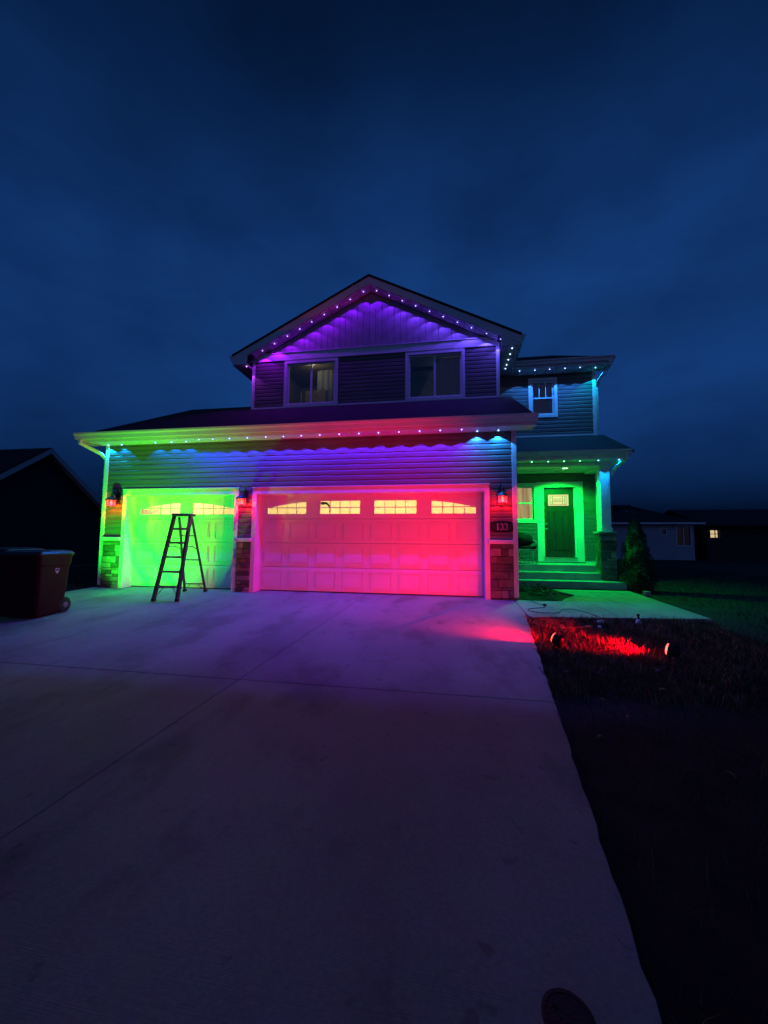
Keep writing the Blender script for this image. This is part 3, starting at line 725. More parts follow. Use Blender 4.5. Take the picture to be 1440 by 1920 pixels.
for i,x in enumerate(gx):
    t = i/(len(gx)-1); c = lerp((0.01,0.05,1.0),(0.07,0.012,1.0),min(1,t*1.6)) if t < 0.62 else lerp((0.07,0.012,1.0),(0.13,0.02,1.0),(t-0.62)/0.38)
    leds.append(((x,-0.27,ZS-0.008),c))
leds += [((2.30,-0.12,ZS-0.008),(0.03,0.24,1.0)),((2.71,-0.12,ZS-0.008),(0.02,0.30,1.0))]
led_string('led_light_string','row of blue and violet lights under the long garage eave', leds, 46.0)
gl = []
for x in [-3.62,-3.25,-2.86,-2.49,-2.13,-1.76,-1.38,-1.0,-.62,-.24,.12,.49,.86,1.24,1.61,1.99,2.36,2.75,3.11]:
    t = (x+3.62)/6.73; c = lerp((0.34,0.005,1.0),(0.17,0.005,1.0),t*2) if t < 0.5 else lerp((0.17,0.005,1.0),(0.11,0.08,1.0),(t-0.5)*2)
    gl.append(((x,RF+0.13,rz(x)-0.30-(0.01)),c))
led_string('led_light_string','purple lights following both slopes of the front gable', [((-4.10,RF+0.12,6.20),(0.5,0.05,1.0,0.6))]+gl, 17.0)
led_string('led_light_string','short row of white lights running back along the gable side eave', [((3.40,y,6.205),(0.25,0.5,1.0,0.25)) for y in (2.30,2.62,2.94,3.26,3.50)], 5.0)
ul = [((x,3.62,6.157),(0.03,0.25,1.0)) for x in (3.82,4.25,4.66,5.08,5.49)]+[((5.93,3.70,6.157),(0.0,0.6,1.0))]
led_string('led_light_string','white and cyan lights under the upper eave over the small window', ul, 32.0, R(100))
pl = [((x,2.42,3.187),(0.0,0.9,0.35)) for x in (3.46,3.86,4.26,4.64,5.02)]+[((5.45,2.42,3.187),(0.0,0.36,1.0,3.0)),((5.92,2.40,3.187),(0.0,0.36,1.0,2.0))]
led_string('led_light_string','teal lights under the porch eave above the steps', pl, 8.0)

# ------------------------------------------------------------------ wall lanterns
def lantern():
    t = bpy.data.objects.new('wall_lantern', None); COL.objects.link(t)
    bm = bmesh.new(); bm_box(bm, -0.055,0.055,-0.02,0.0,0.05,0.33); bm_box(bm, -0.035,0.035,-0.035,-0.02,0.09,0.29); obj('back_plate', bm, BLACKM, t, bevel=0.004)
    bm = bmesh.new()
    bm_tube(bm, [(0,-0.03,0.24),(0,-0.07,0.30),(0,-0.13,0.315),(0,-0.18,0.28),(0,-0.185,0.23)], 0.011)
    bm_tube(bm, [(0,-0.03,0.13),(0,-0.06,0.10),(0,-0.075,0.14),(0,-0.06,0.18),(0,-0.03,0.20)], 0.009)
    bm_tube(bm, [(0,-0.02,0.33),(0,-0.02,0.40),(0,-0.03,0.43)], 0.012, radii=[0.018,0.012,0.003]); obj('arm', bm, BLACKM, t, smooth=True)
    bm = bmesh.new(); bm_lathe(bm, [(0.010,0.255),(0.022,0.24),(0.03,0.215),(0.085,0.175),(0.118,0.145),(0.118,0.132),(0.10,0.132)], 8, c=(0,-0.185,0)); obj('cap', bm, BLACKM, t)
    bm = bmesh.new()
    for k in range(8):
        a = 2*math.pi*k/8+0.39; bm_tube(bm, [(0.098*math.cos(a),-0.185+0.098*math.sin(a),0.135),(0.085*math.cos(a),-0.185+0.085*math.sin(a),-0.005)], 0.006, 6)
    
    for k in range(8):
        a, b = 2*math.pi*k/8+0.39, 2*math.pi*(k+1)/8+0.39
        for z_,q_ in ((-0.005,0.087),(0.06,0.092)): bm_tube(bm, [(q_*math.cos(a),-0.185+q_*math.sin(a),z_),(q_*math.cos(b),-0.185+q_*math.sin(b),z_)], 0.006 if z_<0 else 0.003, 6)
    bm_bar(bm, (-0.085,-0.185,-0.005),(0.085,-0.185,-0.005),0.012,0.008); bm_bar(bm, (0,-0.27,-0.005),(0,-0.10,-0.005),0.012,0.008)
    obj('cage', bm, BLACKM, t)
    bm = bmesh.new()
    ring = []
    for z,r in ((0.0,0.078),(0.13,0.09)): ring.append([bm.verts.new((r*math.cos(2*math.pi*k/16),-0.185+r*math.sin(2*math.pi*k/16),z)) for k in range(16)])
    for k in range(16): bm.faces.new((ring[0][k],ring[0][(k+1)%16],ring[1][(k+1)%16],ring[1][k]))
    obj('glass', bm, FROST, t, smooth=True)
    bm = bmesh.new(); bm_lathe(bm, [(0.006,0.030),(0.022,0.036),(0.034,0.058),(0.032,0.076),(0.018,0.100),(0.014,0.125)], 14, c=(0,-0.185,0)); obj('bulb', bm, emit('red_bulb',(1.0,0.07,0.06),8.0), t, smooth=True)
    light('lantern_light','POINT',(0,-0.185,0.012),24,(1.0,0.002,0.006),t,radius=0.012)
    return t
L0 = lantern()
labs = ['black carriage lantern with red bulb above the house number','black carriage lantern with red bulb on the pier between both garage doors','black carriage lantern with red bulb on the outer pier beside the single garage door']
for i,x in enumerate((2.755,-2.69,-5.92)):
    o = L0 if i == 0 else copy_tree(L0)
    o.scale = (1.02,1.0,1.02); o.location = (x,-0.019,1.865); tag(o, labs[i], 'lantern', 'wall lanterns beside the garage doors')

# ------------------------------------------------------------------ house number
np_ = thing('house_number_plaque','dark plaque with pale border reading 133 on the garage pier','house number',(2.755,-0.022,1.415))
def plaque_pts(w,h,e,y):
    top = [(w*(1-2*i/12), h + e*(1-(1-2*i/12)**2)) for i in range(13)]
    bot = [(-w*(1-2*i/12), -h - e*(1-(1-2*i/12)**2)) for i in range(13)]
    return [(x,y,z) for x,z in top+bot]
PALE = mat('plaque_silver', (0.62,0.60,0.58), None, 8, 0.4)
prism('plate', plaque_pts(0.205,0.085,0.025,-0.016), (0,0.016,0), mat('plaque_black',(0.02,0.018,0.018),None,10,0.5), np_)
bm = bmesh.new(); oo = plaque_pts(0.203,0.083,0.025,-0.021); ii = plaque_pts(0.190,0.070,0.025,-0.021)
vo = [bm.verts.new(p) for p in oo]; vi = [bm.verts.new(p) for p in ii]; n = len(oo)
for k in range(n): bm.faces.new((vo[k],vo[(k+1)%n],vi[(k+1)%n],vi[k]))
bmesh.ops.solidify(bm, geom=bm.faces[:], thickness=0.004); obj('border', bm, PALE, np_)
def digit(ch, cx):
    bm = bmesh.new(); h = 0.062; y = -0.021
    if ch == '1':
        for p,q,w in (((0.002,-h),(0.002,h),0.016),((-0.022,-h+0.004),(0.026,-h+0.004),0.009),((-0.020,h-0.020),(0.002,h-0.006),0.010)):
            bm_bar(bm, (cx+p[0],y,p[1]),(cx+q[0],y,q[1]),0.004,w, up=(1,0,0) if abs(p[0]-q[0])<1e-4 else (0,0,1))
    else:
        pts = []
        for k in range(13):
            a = R(150-k*20); pts.append((0.024*math.cos(a), 0.032+0.028*math.sin(a)))
        pts2 = []
        for k in range(14):
            a = R(90-k*19); pts2.append((0.028*math.cos(a), -0.027+0.032*math.sin(a)))
        for P in (pts,pts2):
            for p,q in zip(P,P[1:]): bm_bar(bm, (cx+p[0],y,p[1]),(cx+q[0],y,q[1]),0.004,0.011, up=(0,0,1) if abs(p[0]-q[0])>abs(p[1]-q[1]) else (1,0,0))
    obj('digit', bm, PALE, np_)
digit('1',-0.075); digit('3',0.0); digit('3',0.08)

# ------------------------------------------------------------------ floodlights
RED = (1.0,0.0,0.012)
def flood(label, loc, aim, color, power, tiltmat, r=0.060, cone=R(125)):
    t = thing('stake_floodlight', label, 'floodlight', (loc[0],loc[1],gz(loc[1])-0.03), group='stake floodlights on the ground')
    c = Vector((0,0,0.125)); a = Vector(aim).normalized(); q = Vector((0,0,1)).rotation_difference(a).to_matrix()
    def put(o): 
        o.location = c; o.rotation_mode='QUATERNION'; o.rotation_quaternion = Vector((0,0,1)).rotation_difference(a)
    bm = bmesh.new(); bm_lathe(bm, [(0.03,-0.10),(0.05,-0.085),(r*0.9,-0.03),(r+0.006,-0.01),(r+0.006,0.006),(r,0.006),(r,-0.004)], 28); o = obj('housing', bm, BLACKM, t, smooth=False); put(o)
    for k in range(8):
        ang = 2*math.pi*k/8; bm = bmesh.new(); x,y = math.cos(ang), math.sin(ang)
        bm_bar(bm, (0.045*x,0.045*y,-0.095),(0.07*x,0.07*y,-0.035),0.006,0.022,up=(x,y,0)); o = obj('cooling_fin', bm, BLACKM, t); put(o)
    bm = bmesh.new(); bm_lathe(bm, [(r-0.001,0.0),(r-0.001,0.014),(r*0.85,0.021),(r*0.5,0.026),(0.01,0.028)], 28); o = obj('lens', bm, tiltmat, t, smooth=True); put(o)
    bm = bmesh.new(); bm_bar(bm, (0,0,0.02),(0,0,0.09),0.012,0.03); bm_tube(bm, [(0,0,0.03),(0,0,-0.16)],0.012,6,radii=[0.014,0.003]); b = -a*0.05
    bm_bar(bm, Vector((0,0,0.08)), c+b, 0.014,0.03); obj('stake_bracket', bm, BLACKM, t)
    light('flood','SPOT', c+a*0.06, power, color, t, a, cone, 1.0, 0.02)
    return t
LENSR = emit('red_flood_lens',(1.0,0.055,0.045),8.0)
LENSG = emit('green_flood_lens',(0.2,1.0,0.3),12.0)
flood('black stake floodlight with red lens in the dry grass beside the driveway', (2.96,-2.93), (-0.70,0.62,0.29), RED, 560, LENSR, cone=R(96))
flood('black stake floodlight with red lens farther out on the lawn', (4.06,-3.16), (-0.80,0.57,0.18), RED, 640, LENSR, cone=R(84))
flood('green stake floodlight on the concrete behind the wheeled trash cart', (-5.55,-1.72), (0.22,0.76,0.60), (0.0,1.0,0.008), 900, LENSG, cone=R(100))

# ------------------------------------------------------------------ step ladder
FIB = mat('ladder_fibreglass', (0.035,0.07,0.075), (0.025,0.05,0.055), 10, 0.5, 0.1, 60)
LALU = mat('ladder_aluminium', (0.28,0.30,0.31), (0.22,0.23,0.24), 12, 0.4, metallic=0.6)
LX, LY = -3.60, -0.80
lad = thing('step_ladder','open dark step ladder standing in front of the single garage door','ladder',(LX,LY,gz(LY)), R(8.0))
fz, bz = gz(-1.31)-gz(LY), gz(-0.22)-gz(LY)
FT = {-1:Vector((-0.225,-0.50,fz)), 1:Vector((0.225,-0.50,fz))}; TT = {-1:Vector((-0.165,-0.05,1.63)), 1:Vector((0.165,-0.05,1.63))}
BF = {-1:Vector((-0.225,0.58,bz)), 1:Vector((0.225,0.58,bz))}; BT = {-1:Vector((-0.13,0.06,1.60)), 1:Vector((0.13,0.06,1.60))}
for s in (-1,1):
    bm = bmesh.new(); bm_bar(bm, FT[s]+Vector((0,0,0.03)), TT[s], 0.048, 0.08, up=(0,1,0.27)); obj('front_rail', bm, FIB, lad, bevel=0.004)
    bm = bmesh.new(); bm_bar(bm, BF[s]+Vector((0,0,0.03)), BT[s], 0.034, 0.045, up=(0,1,-0.3)); obj('rear_rail', bm, FIB, lad, bevel=0.003)
    for P in (FT[s],BF[s]):
        bm = bmesh.new(); bm_box(bm, P.x-0.028,P.x+0.028,P.y-0.045,P.y+0.045,P.z+0.0,P.z+0.055); obj('foot', bm, BLACKM, lad, bevel=0.008)
    bm = bmesh.new(); A = FT[s].lerp(TT[s],0.62); B = BF[s].lerp(BT[s],0.58); Mm = (A+B)/2+Vector((0,0,0.035)); bm_bar(bm, A, Mm, 0.008,0.022); bm_bar(bm, Mm, B, 0.008,0.022); obj('spreader', bm, LALU, lad)
for k in range(1,6):
    t = k*0.168+0.005; a, b = FT[-1].lerp(TT[-1],t), FT[1].lerp(TT[1],t)
    bm = bmesh.new(); bm_box(bm, a.x+0.012,b.x-0.012,a.y-0.045,a.y+0.04,a.z-0.042,a.z); obj('tread', bm, LALU, lad, bevel=0.004)
for t in (0.11,0.44,0.76):
    a, b = BF[-1].lerp(BT[-1],t), BF[1].lerp(BT[1],t); bm = bmesh.new(); bm_bar(bm, a, b, 0.02,0.028); obj('rear_bar', bm, LALU, lad)
for P,Q,t in ((FT,TT,0.168),(BF,BT,0.11)):
    for s in (-1,1):
        a = P[s].lerp(Q[s],0.03); b = P[s].lerp(Q[s],t); b = Vector((b.x-s*0.13,b.y,b.z-0.02)); bm = bmesh.new(); bm_bar(bm, a, b, 0.006,0.016); obj('knee_brace', bm, LALU, lad)
bm = bmesh.new(); bm_box(bm, -0.195,0.195,-0.12,0.11,1.615,1.665); obj('top_cap', bm, FIB, lad, bevel=0.012)
def sticker(t0,t1,c,nm):
    a, b = FT[1].lerp(TT[1],t0), FT[1].lerp(TT[1],t1); n = Vector((0,-0.041,0.012)); bm = bmesh.new(); bm_bar(bm, a+n, b+n, 0.024, 0.002, up=(0,-1,-0.27)); obj('warning_label', bm, mat(nm,c,None,20,0.5), lad)
sticker(0.80,0.955,(0.55,0.50,0.62),'label_lilac'); sticker(0.42,0.50,(0.65,0.28,0.08),'label_orange')

# ------------------------------------------------------------------ trash carts
def cart(label, loc, rz_, body, lid, group):
    t = thing('trash_cart', label, 'trash cart', loc, rz_, group)
    # local: x = width (side faces +x), y = depth, wheels and handle at +y
    bm = bmesh.new()
    def ring(wx, y0, y1, z, k=0.05):
        pts = []
        for (cx_,cy_,a0) in ((wx-k,y0+k,-90),(wx-k,y1-k,0),(-wx+k,y1-k,90),(-wx+k,y0+k,180)):
            for i_ in range(5): pts.append((cx_+k*math.cos(R(a0+i_*22.5)), cy_+k*math.sin(R(a0+i_*22.5))))
        return [bm.verts.new((x,y,z)) for x,y in pts]
    rings = [ring(0.285,-0.30,0.23,0.02),ring(0.292,-0.31,0.25,0.12),ring(0.303,-0.325,0.285,0.55),ring(0.31,-0.34,0.305,0.80),ring(0.322,-0.352,0.325,0.805),ring(0.326,-0.358,0.332,0.975),ring(0.31,-0.345,0.325,0.975)]
    for a,b in zip(rings,rings[1:]):
        for k in range(20): bm.faces.new((a[k],a[(k+1)%20],b[(k+1)%20],b[k]))
    bm.faces.new(rings[0][::-1]); bm.faces.new(rings[-1]); obj('body', bm, body, t)
    bm = bmesh.new()
    rings = [ring(0.345,-0.385,0.36,0.978),ring(0.345,-0.385,0.36,1.0),ring(0.31,-0.34,0.33,1.035),ring(0.22,-0.22,0.26,1.055)]
    for a,b in zip(rings,rings[1:]):
        for k in range(20): bm.faces.new((a[k],a[(k+1)%20],b[(k+1)%20],b[k]))
    bm.faces.new(rings[0][::-1]); bm.faces.new(rings[-1]); obj('lid', bm, lid, t)
    bm = bmesh.new(); bm_tube(bm, [(-0.22,0.34,0.93),(-0.22,0.43,0.97),(0.22,0.43,0.97),(0.22,0.34,0.93)], 0.017); obj('handle', bm, lid, t, smooth=True)
    for s in (-1,1):
        w = bmesh.new(); bm_lathe(w, [(0.06,-0.03),(0.115,-0.028),(0.13,-0.018),(0.13,0.018),(0.115,0.028),(0.06,0.03)], 28, axis='X', c=(s*0.27,0.26,0.13)); wo = obj('wheel', w, BLACKM, t)
        h = bmesh.new(); bm_lathe(h, [(0.058,-0.024),(0.058,0.026),(0.02,0.033)], 16, axis='X', c=(s*0.272,0.26,0.13)); obj('hub', h, mat('hub_grey',(0.25,0.25,0.25),None,9,0.5), wo)
    bm = bmesh.new(); bm_tube(bm, [(-0.26,0.26,0.13),(0.26,0.26,0.13)], 0.014); obj('axle', bm, BLACKM, t)
    return t
MAROON = mat('cart_maroon_plastic', (0.036,0.002,0.010), (0.026,0.002,0.008), 20, 0.6, 0.15, 120, spec=0.12)
CBLACK = mat('cart_black_plastic', (0.014,0.014,0.016), (0.010,0.010,0.012), 20, 0.5, 0.15, 120, spec=0.2)
LIDM = mat('cart_lid_plastic', (0.02,0.02,0.024), (0.014,0.014,0.017), 20, 0.32, 0.08, 120, spec=0.6)
c1 = cart('maroon wheeled trash cart with pale emblem on its side', (-4.76,-2.64,gz(-2.6)), R(10), MAROON, LIDM, 'trash carts at the driveway edge'); c1.scale = (0.94,0.94,0.97)
EMB = mat('emblem_white', (0.7,0.7,0.7), None, 10, 0.5)
bm = bmesh.new()
yc, zc, xf = 0.02, 0.72, 0.3085
bm_prism(bm, [(xf,yc-0.042,zc-0.005),(xf,yc+0.042,zc-0.005),(xf,yc,zc-0.055)], (0.003,0,0.0))
for k in range(7):
    a, b = R(35+k*15.7), R(35+(k+1)*15.7)
    bm_prism(bm, [(xf,yc+0.06*math.cos(a),zc-0.02+0.06*math.sin(a)),(xf,yc+0.06*math.cos(b),zc-0.02+0.06*math.sin(b)),(xf,yc+0.047*math.cos(b),zc-0.02+0.047*math.sin(b)),(xf,yc+0.047*math.cos(a),zc-0.02+0.047*math.sin(a))], (0.003,0,0))
e_ = obj('emblem', bm, EMB, c1)
cart('black wheeled trash cart standing behind the maroon one', (-5.42,-2.60,gz(-2.6)), R(8), CBLACK, CBLACK, 'trash carts at the driveway edge')

# ------------------------------------------------------------------ porch bench
IRON = mat('bench_iron', (0.30,0.30,0.30), (0.20,0.20,0.20), 12, 0.45, 0.1, 50)
CUSH = mat('bench_cushion', (0.014,0.014,0.016), (0.008,0.008,0.010), 9, 0.95, 0.3, 90)
bn = thing('patio_bench','dark metal patio bench with lattice apron, cushion and blanket','bench',(3.66,3.42,PF))
bm = bmesh.new(); bm_box(bm, -0.45,0.45,-0.24,0.24,0.36,0.40); obj('seat', bm, IRON, bn, bevel=0.006)
for x in (-0.43,0.43):
    for y in (-0.22,0.22):
        bm = bmesh.new(); bm_bar(bm, (x,y,0.0),(x,y,0.37),0.035,0.035); obj('leg', bm, IRON, bn, bevel=0.004)
    bm = bmesh.new(); bm_tube(bm, [(x,-0.22,0.38),(x+0.01,-0.25,0.50),(x,-0.20,0.60),(x,-0.05,0.615),(x,0.12,0.62),(x,0.22,0.66)], 0.018); bm_tube(bm, [(x,-0.20,0.60),(x,-0.27,0.58),(x,-0.28,0.53),(x,-0.24,0.52)], 0.014); obj('armrest', bm, IRON, bn, smooth=True)
bm = bmesh.new()
for k in range(9): bm_bar(bm, (-0.42+k*0.105,-0.235,0.03),(-0.42+k*0.105,-0.235,0.35),0.012,0.012)
for z in (0.03,0.12,0.20,0.28,0.35): bm_bar(bm, (-0.43,-0.235,z),(0.43,-0.235,z),0.010,0.012)
for k in range(8):
    bm_bar(bm, (-0.42+k*0.105,-0.24,0.03),(-0.42+(k+1)*0.105,-0.24,0.12),0.008,0.008); bm_bar(bm, (-0.42+(k+1)*0.105,-0.24,0.03),(-0.42+k*0.105,-0.24,0.12),0.008,0.008)
obj('lattice_apron', bm, IRON, bn)
bm = bmesh.new(); bm_box(bm, -0.43,0.43,-0.235,0.10,0.401,0.49); obj('cushion', bm, CUSH, bn, bevel=0.03)
bm = bmesh.new(); 
for k in range(12): bm_bar(bm, (-0.40+k*0.073,0.21,0.40),(-0.40+k*0.073,0.23,0.74),0.012,0.012)
bm_tube(bm, [(-0.44,0.21,0.38),(-0.44,0.23,0.70),(-0.30,0.235,0.78),(0.0,0.24,0.82),(0.30,0.235,0.78),(0.44,0.23,0.70),(0.44,0.21,0.38)], 0.016)
obj('backrest', bm, IRON, bn)
bl = bmesh.new(); bmesh.ops.create_icosphere(bl, subdivisions=3, radius=1.0)
for v in bl.verts:
    n = 1+0.12*math.sin(v.co.x*5+1)*math.cos(v.co.y*6)+0.06*math.sin(v.co.z*9+v.co.x*4); v.co = Vector((0.02+v.co.x*0.34*n, -0.02+v.co.y*0.19*n, 0.62+v.co.z*0.20*n))
tag(obj('dark_cushion_pile', bl, CUSH, None, loc=(3.70,3.40,PF+0.02), smooth=True), 'rumpled black cushion heaped on the porch bench', 'cushion')

# ------------------------------------------------------------------ planting
def leaf_cloud(name, pts, nrm, size, material, parent, squash=1.0, rnd=None):
    V, F = [], []
    for p,nv in zip(pts,nrm):
        nv = Vector(nv).normalized(); u = nv.cross(Vector((rnd.uniform(-1,1),rnd.uniform(-1,1),rnd.uniform(-1,1)))).normalized(); w = nv.cross(u)
        s = size*rnd.uniform(0.6,1.3); p = Vector(p); k = len(V)
        V += [p-u*s, p+w*s*0.35+nv*s*0.15, p+u*s, p-w*s*0.35+nv*s*0.15]; F.append((k,k+1,k+2,k+3))
    me = bpy.data.meshes.new(name); me.from_pydata([tuple(v) for v in V],[],F); me.materials.append(material)
    o = bpy.data.objects.new(name, me); COL.objects.link(o)
    if parent: o.parent = parent
    return o
LEAFD = mat('arborvitae_leaf', (0.045,0.085,0.035), (0.02,0.045,0.018), 6, 0.7)
LEAFG = mat('groundcover_leaf', (0.07,0.11,0.045), (0.03,0.06,0.025), 9, 0.6)
BARK = mat('bark', (0.09,0.06,0.045), (0.05,0.035,0.025), 20, 0.95, 0.6, 60)
arb = thing('arborvitae','dark conical evergreen shrub beside the porch pier','shrub',(6.24,2.45,-0.04)); arb.scale = (1.05,1.05,0.92)
bm = bmesh.new(); bm_tube(bm, [(0,0,-0.05),(0.01,0,0.5),(0,0.01,1.3),(0,0,1.75)], 0.05, 8, radii=[0.06,0.045,0.025,0.006])
rr = random.Random(5)
for k in range(26):
    z = rr.uniform(0.15,1.5); a = rr.uniform(0,6.28); L = 0.36*(1-z/1.95)**0.6; bm_tube(bm, [(0,0,z),(L*0.6*math.cos(a),L*0.6*math.sin(a),z+0.12),(L*math.cos(a),L*math.sin(a),z+0.30)], 0.01, 5, radii=[0.012,0.008,0.003])
obj('trunk', bm, BARK, arb)
pts, nr = [], []
for i in range(9000):
    z = 1.85*(rr.random()**1.25); a = rr.uniform(0,6.283)
    base = 0.40*max(0.02,(1-z/1.92))**0.62*(0.75+0.25*min(1,z/0.25)); lob = 1+0.13*math.sin(a*5+z*7)+0.10*math.sin(a*3-z*11)+0.06*math.sin(a*9+z*23)
    r = base*lob*(0.55+0.5*rr.random()**0.5)
    pts.append((r*math.cos(a),r*math.sin(a),z+0.03)); nr.append((math.cos(a)+rr.uniform(-.5,.5),math.sin(a)+rr.uniform(-.5,.5),rr.uniform(-0.2,0.9)))
leaf_cloud('crown', pts, nr, 0.035, LEAFD, arb, rnd=rr)
# bed in the corner by the garage
bm = bmesh.new(); bedp = [(3.07,0.02),(3.7,0.02),(3.85,0.08),(3.97,0.36),(4.20,1.58),(4.18,2.24),(3.07,2.24)]
ring = [bm.verts.new((x,y,0.0)) for x,y in bedp]; c_ = bm.verts.new((3.5,1.1,0.05))
for k in range(len(ring)): bm.faces.new((ring[k],ring[(k+1)%len(ring)],c_))
bo = obj('planting_bed', bm, MULCH); struct(bo, 'small mulched bed between the garage corner and the steps', 'bed')
def in_bed(x,y): return 3.12 < x < 4.12 and 0.1 < y < 2.15 and x < 3.72+0.22*y
for i in range(9):
    for _ in range(50):
        x, y = rr.uniform(3.15,4.05), rr.uniform(0.15,1.9)
        if in_bed(x,y): break
    pts, nr = [], []
    hgt = rr.uniform(0.10,0.24)
    for k in range(170):
        a = rr.uniform(0,6.283); t = rr.random(); r = 0.17*t**0.5; pts.append((r*math.cos(a),r*math.sin(a),hgt*(1-t*0.7)*rr.uniform(0.4,1.0))); nr.append((math.cos(a)*0.6,math.sin(a)*0.6,rr.uniform(0.3,1)))
    pl_ = thing('groundcover_plant','low leafy green plant in the mulch bed at the garage corner','plant',(x,y,0.02),0,'groundcover plants in the corner bed')
    leaf_cloud('foliage', pts, nr, 0.028, LEAFG, pl_, rnd=rr)
    bm = bmesh.new()
    for k in range(5):
        a = rr.uniform(0,6.28); bm_tube(bm, [(0,0,-0.02),(0.05*math.cos(a),0.05*math.sin(a),hgt*0.6)],0.003,5)
    obj('stem', bm, LEAFG, pl_)
# mulch chips along the bed: loose cover
# small pale edging block with grass sprout, right of the walk
eb = thing('edging_block','small pale edging block with grass sprouts beside the walk','block',(6.06,1.62,-0.04),R(20))
bm = bmesh.new(); bm_box(bm, -0.07,0.07,-0.05,0.05,0.0,0.10); obj('block', bm, STEPC, eb, bevel=0.012)
bm = bmesh.new()
for k in range(14):
    a = rr.uniform(0,6.28); x,y = rr.uniform(-0.1,0.0),rr.uniform(-0.07,0.07); h = rr.uniform(0.08,0.2)
    v = [bm.verts.new(p) for p in ((x-0.004,y,0.0),(x+0.004,y,0.0),(x+0.06*math.cos(a),y+0.06*math.sin(a),h))]; bm.faces.new(v)
obj('grass_sprout', bm, STRAW, eb)

# lawn grass
TURF = mat('side_turf', (0.014,0.017,0.008), (0.006,0.008,0.004), 4, 0.95)
def grass(name, n, region, hmin, hmax, label, seed, gmat=None, w0=0.0015, w1=0.0040):
    rng = np.random.default_rng(seed); V = []; F = []
    P = []
    while len(P) < n:
        x, y = region(rng)
        if x is None: continue
        P.append((x,y))
    P = np.array(P); N = len(P)
    z = np.where(P[:,1]<0, SLOPE*np.maximum(P[:,1],-13), 0.0) - 0.052
    h = rng.uniform(hmin,hmax,N)*(0.6+0.8*rng.random(N)); a = rng.uniform(0,2*np.pi,N); le = rng.uniform(0.1,0.9,N)*h; b = rng.uniform(0,2*np.pi,N); w = rng.uniform(w0,w1,N)
    base = np.stack([P[:,0],P[:,1],z],1); d = np.stack([np.cos(a)*w,np.sin(a)*w,np.zeros(N)],1); ld = np.stack([np.cos(b)*le,np.sin(b)*le,np.zeros(N)],1)
    mid = base + ld*0.35 + np.stack([np.zeros(N),np.zeros(N),h*0.62],1); tip = base + ld + np.stack([np.zeros(N),np.zeros(N),h],1)
    V = np.stack([base-d,base+d,mid+d*0.8,mid-d*0.8,tip],1).reshape(-1,3)
    k = np.arange(N)*5; quads = np.stack([k,k+1,k+2,k+3],1).tolist(); tris = np.stack([k+3,k+2,k+4],1).tolist()
    me = bpy.data.meshes.new(name); me.from_pydata(V.tolist(),[],quads+tris); me.materials.append(gmat or STRAW)
    o = bpy.data.objects.new(name, me); COL.objects.link(o); o['kind'] = 'stuff'; tag(o, label, 'grass'); return o
def lawn_ok(x,y):
    if x < edge_r(y)-0.012+0.02*math.sin(y*9)+0.012*math.sin(y*31): return False
    if y > -1.40 and 2.9 < x < 5.75 + 0.06*(y+1) and y > -1.43+0.13*(x-3): return False
    return True
def reg_near(rng):
    t = rng.random()
    if t < 0.62:
        x = rng.uniform(2.3,5.6); y = rng.uniform(-4.2,-1.1)
    else:
        x = rng.uniform(2.0,10.5); y = rng.uniform(-8.0,-1.05)
    if y > -1.0: return None, None
    return (x,y) if lawn_ok(x,y) else (None,None)
grass('lawn_grass', 42000, reg_near, 0.03, 0.085, 'sparse dry grass on the bare lawn beside the driveway', 1)
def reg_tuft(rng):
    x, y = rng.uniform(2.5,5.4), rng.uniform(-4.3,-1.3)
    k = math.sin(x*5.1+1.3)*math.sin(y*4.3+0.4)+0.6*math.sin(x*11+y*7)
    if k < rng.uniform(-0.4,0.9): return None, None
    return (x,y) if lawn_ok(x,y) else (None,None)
grass('straw_tufts', 5200, reg_tuft, 0.05, 0.12, 'straw tufts coloured pale as speckled highlights around the red floodlights', 5, mat('straw_highlight', (0.26,0.19,0.10), (0.12,0.085,0.045), 12, 0.8), 0.0025, 0.006)  # speckled highlights put into the blade colour, only around the floodlights
def reg_far(rng):
    t = rng.random()
    if t < 0.6: x = rng.uniform(6.05,13); y = rng.uniform(-1.0,14)
    else: x = rng.uniform(-10,-6.5); y = rng.uniform(-5,7)
    if x > 0 and x < 6.1: return None, None
    return x, y
grass('side_lawn_grass', 26000, reg_far, 0.04, 0.10, 'short dark grass of the side lawns around the house', 2, TURF)
# leaves lying about
PAPER = mat('dry_leaf_pale', (0.34,0.27,0.17), (0.24,0.18,0.1), 15, 0.8)
for i,(x,y) in enumerate([(2.95,-4.35),(3.02,-4.62),(2.72,-4.95),(3.55,-4.05),(4.10,-3.72),(3.30,-5.25),(4.35,-5.3),(3.75,-3.55),(2.85,-3.75),(5.2,-4.6)]):
    bm = bmesh.new(); L = 0.028+0.012*rr.random(); a = rr.uniform(0,6.28)
    vs = []
    for k in range(7):
        t = k/6; wdt = L*0.45*math.sin(math.pi*min(1,t+0.02))+0.001; xx = (t-0.5)*2*L; zz = 0.012*math.sin(t*3)
        vs.append((bm.verts.new((xx,wdt,zz+0.008)), bm.verts.new((xx,0,zz)), bm.verts.new((xx,-wdt,zz+0.006))))
    for p,q in zip(vs,vs[1:]): bm.faces.new((p[0],p[1],q[1],q[0])); bm.faces.new((p[1],p[2],q[2],q[1]))
    o = obj('fallen_leaf', bm, PAPER, None, loc=(x,y,gz(y)-0.012)); o.rotation_euler = (rr.uniform(-.3,.3),rr.uniform(-.3,.3),a)
    tag(o, 'pale dry leaf lying on the bare lawn', 'leaf', 'fallen leaves on the lawn')

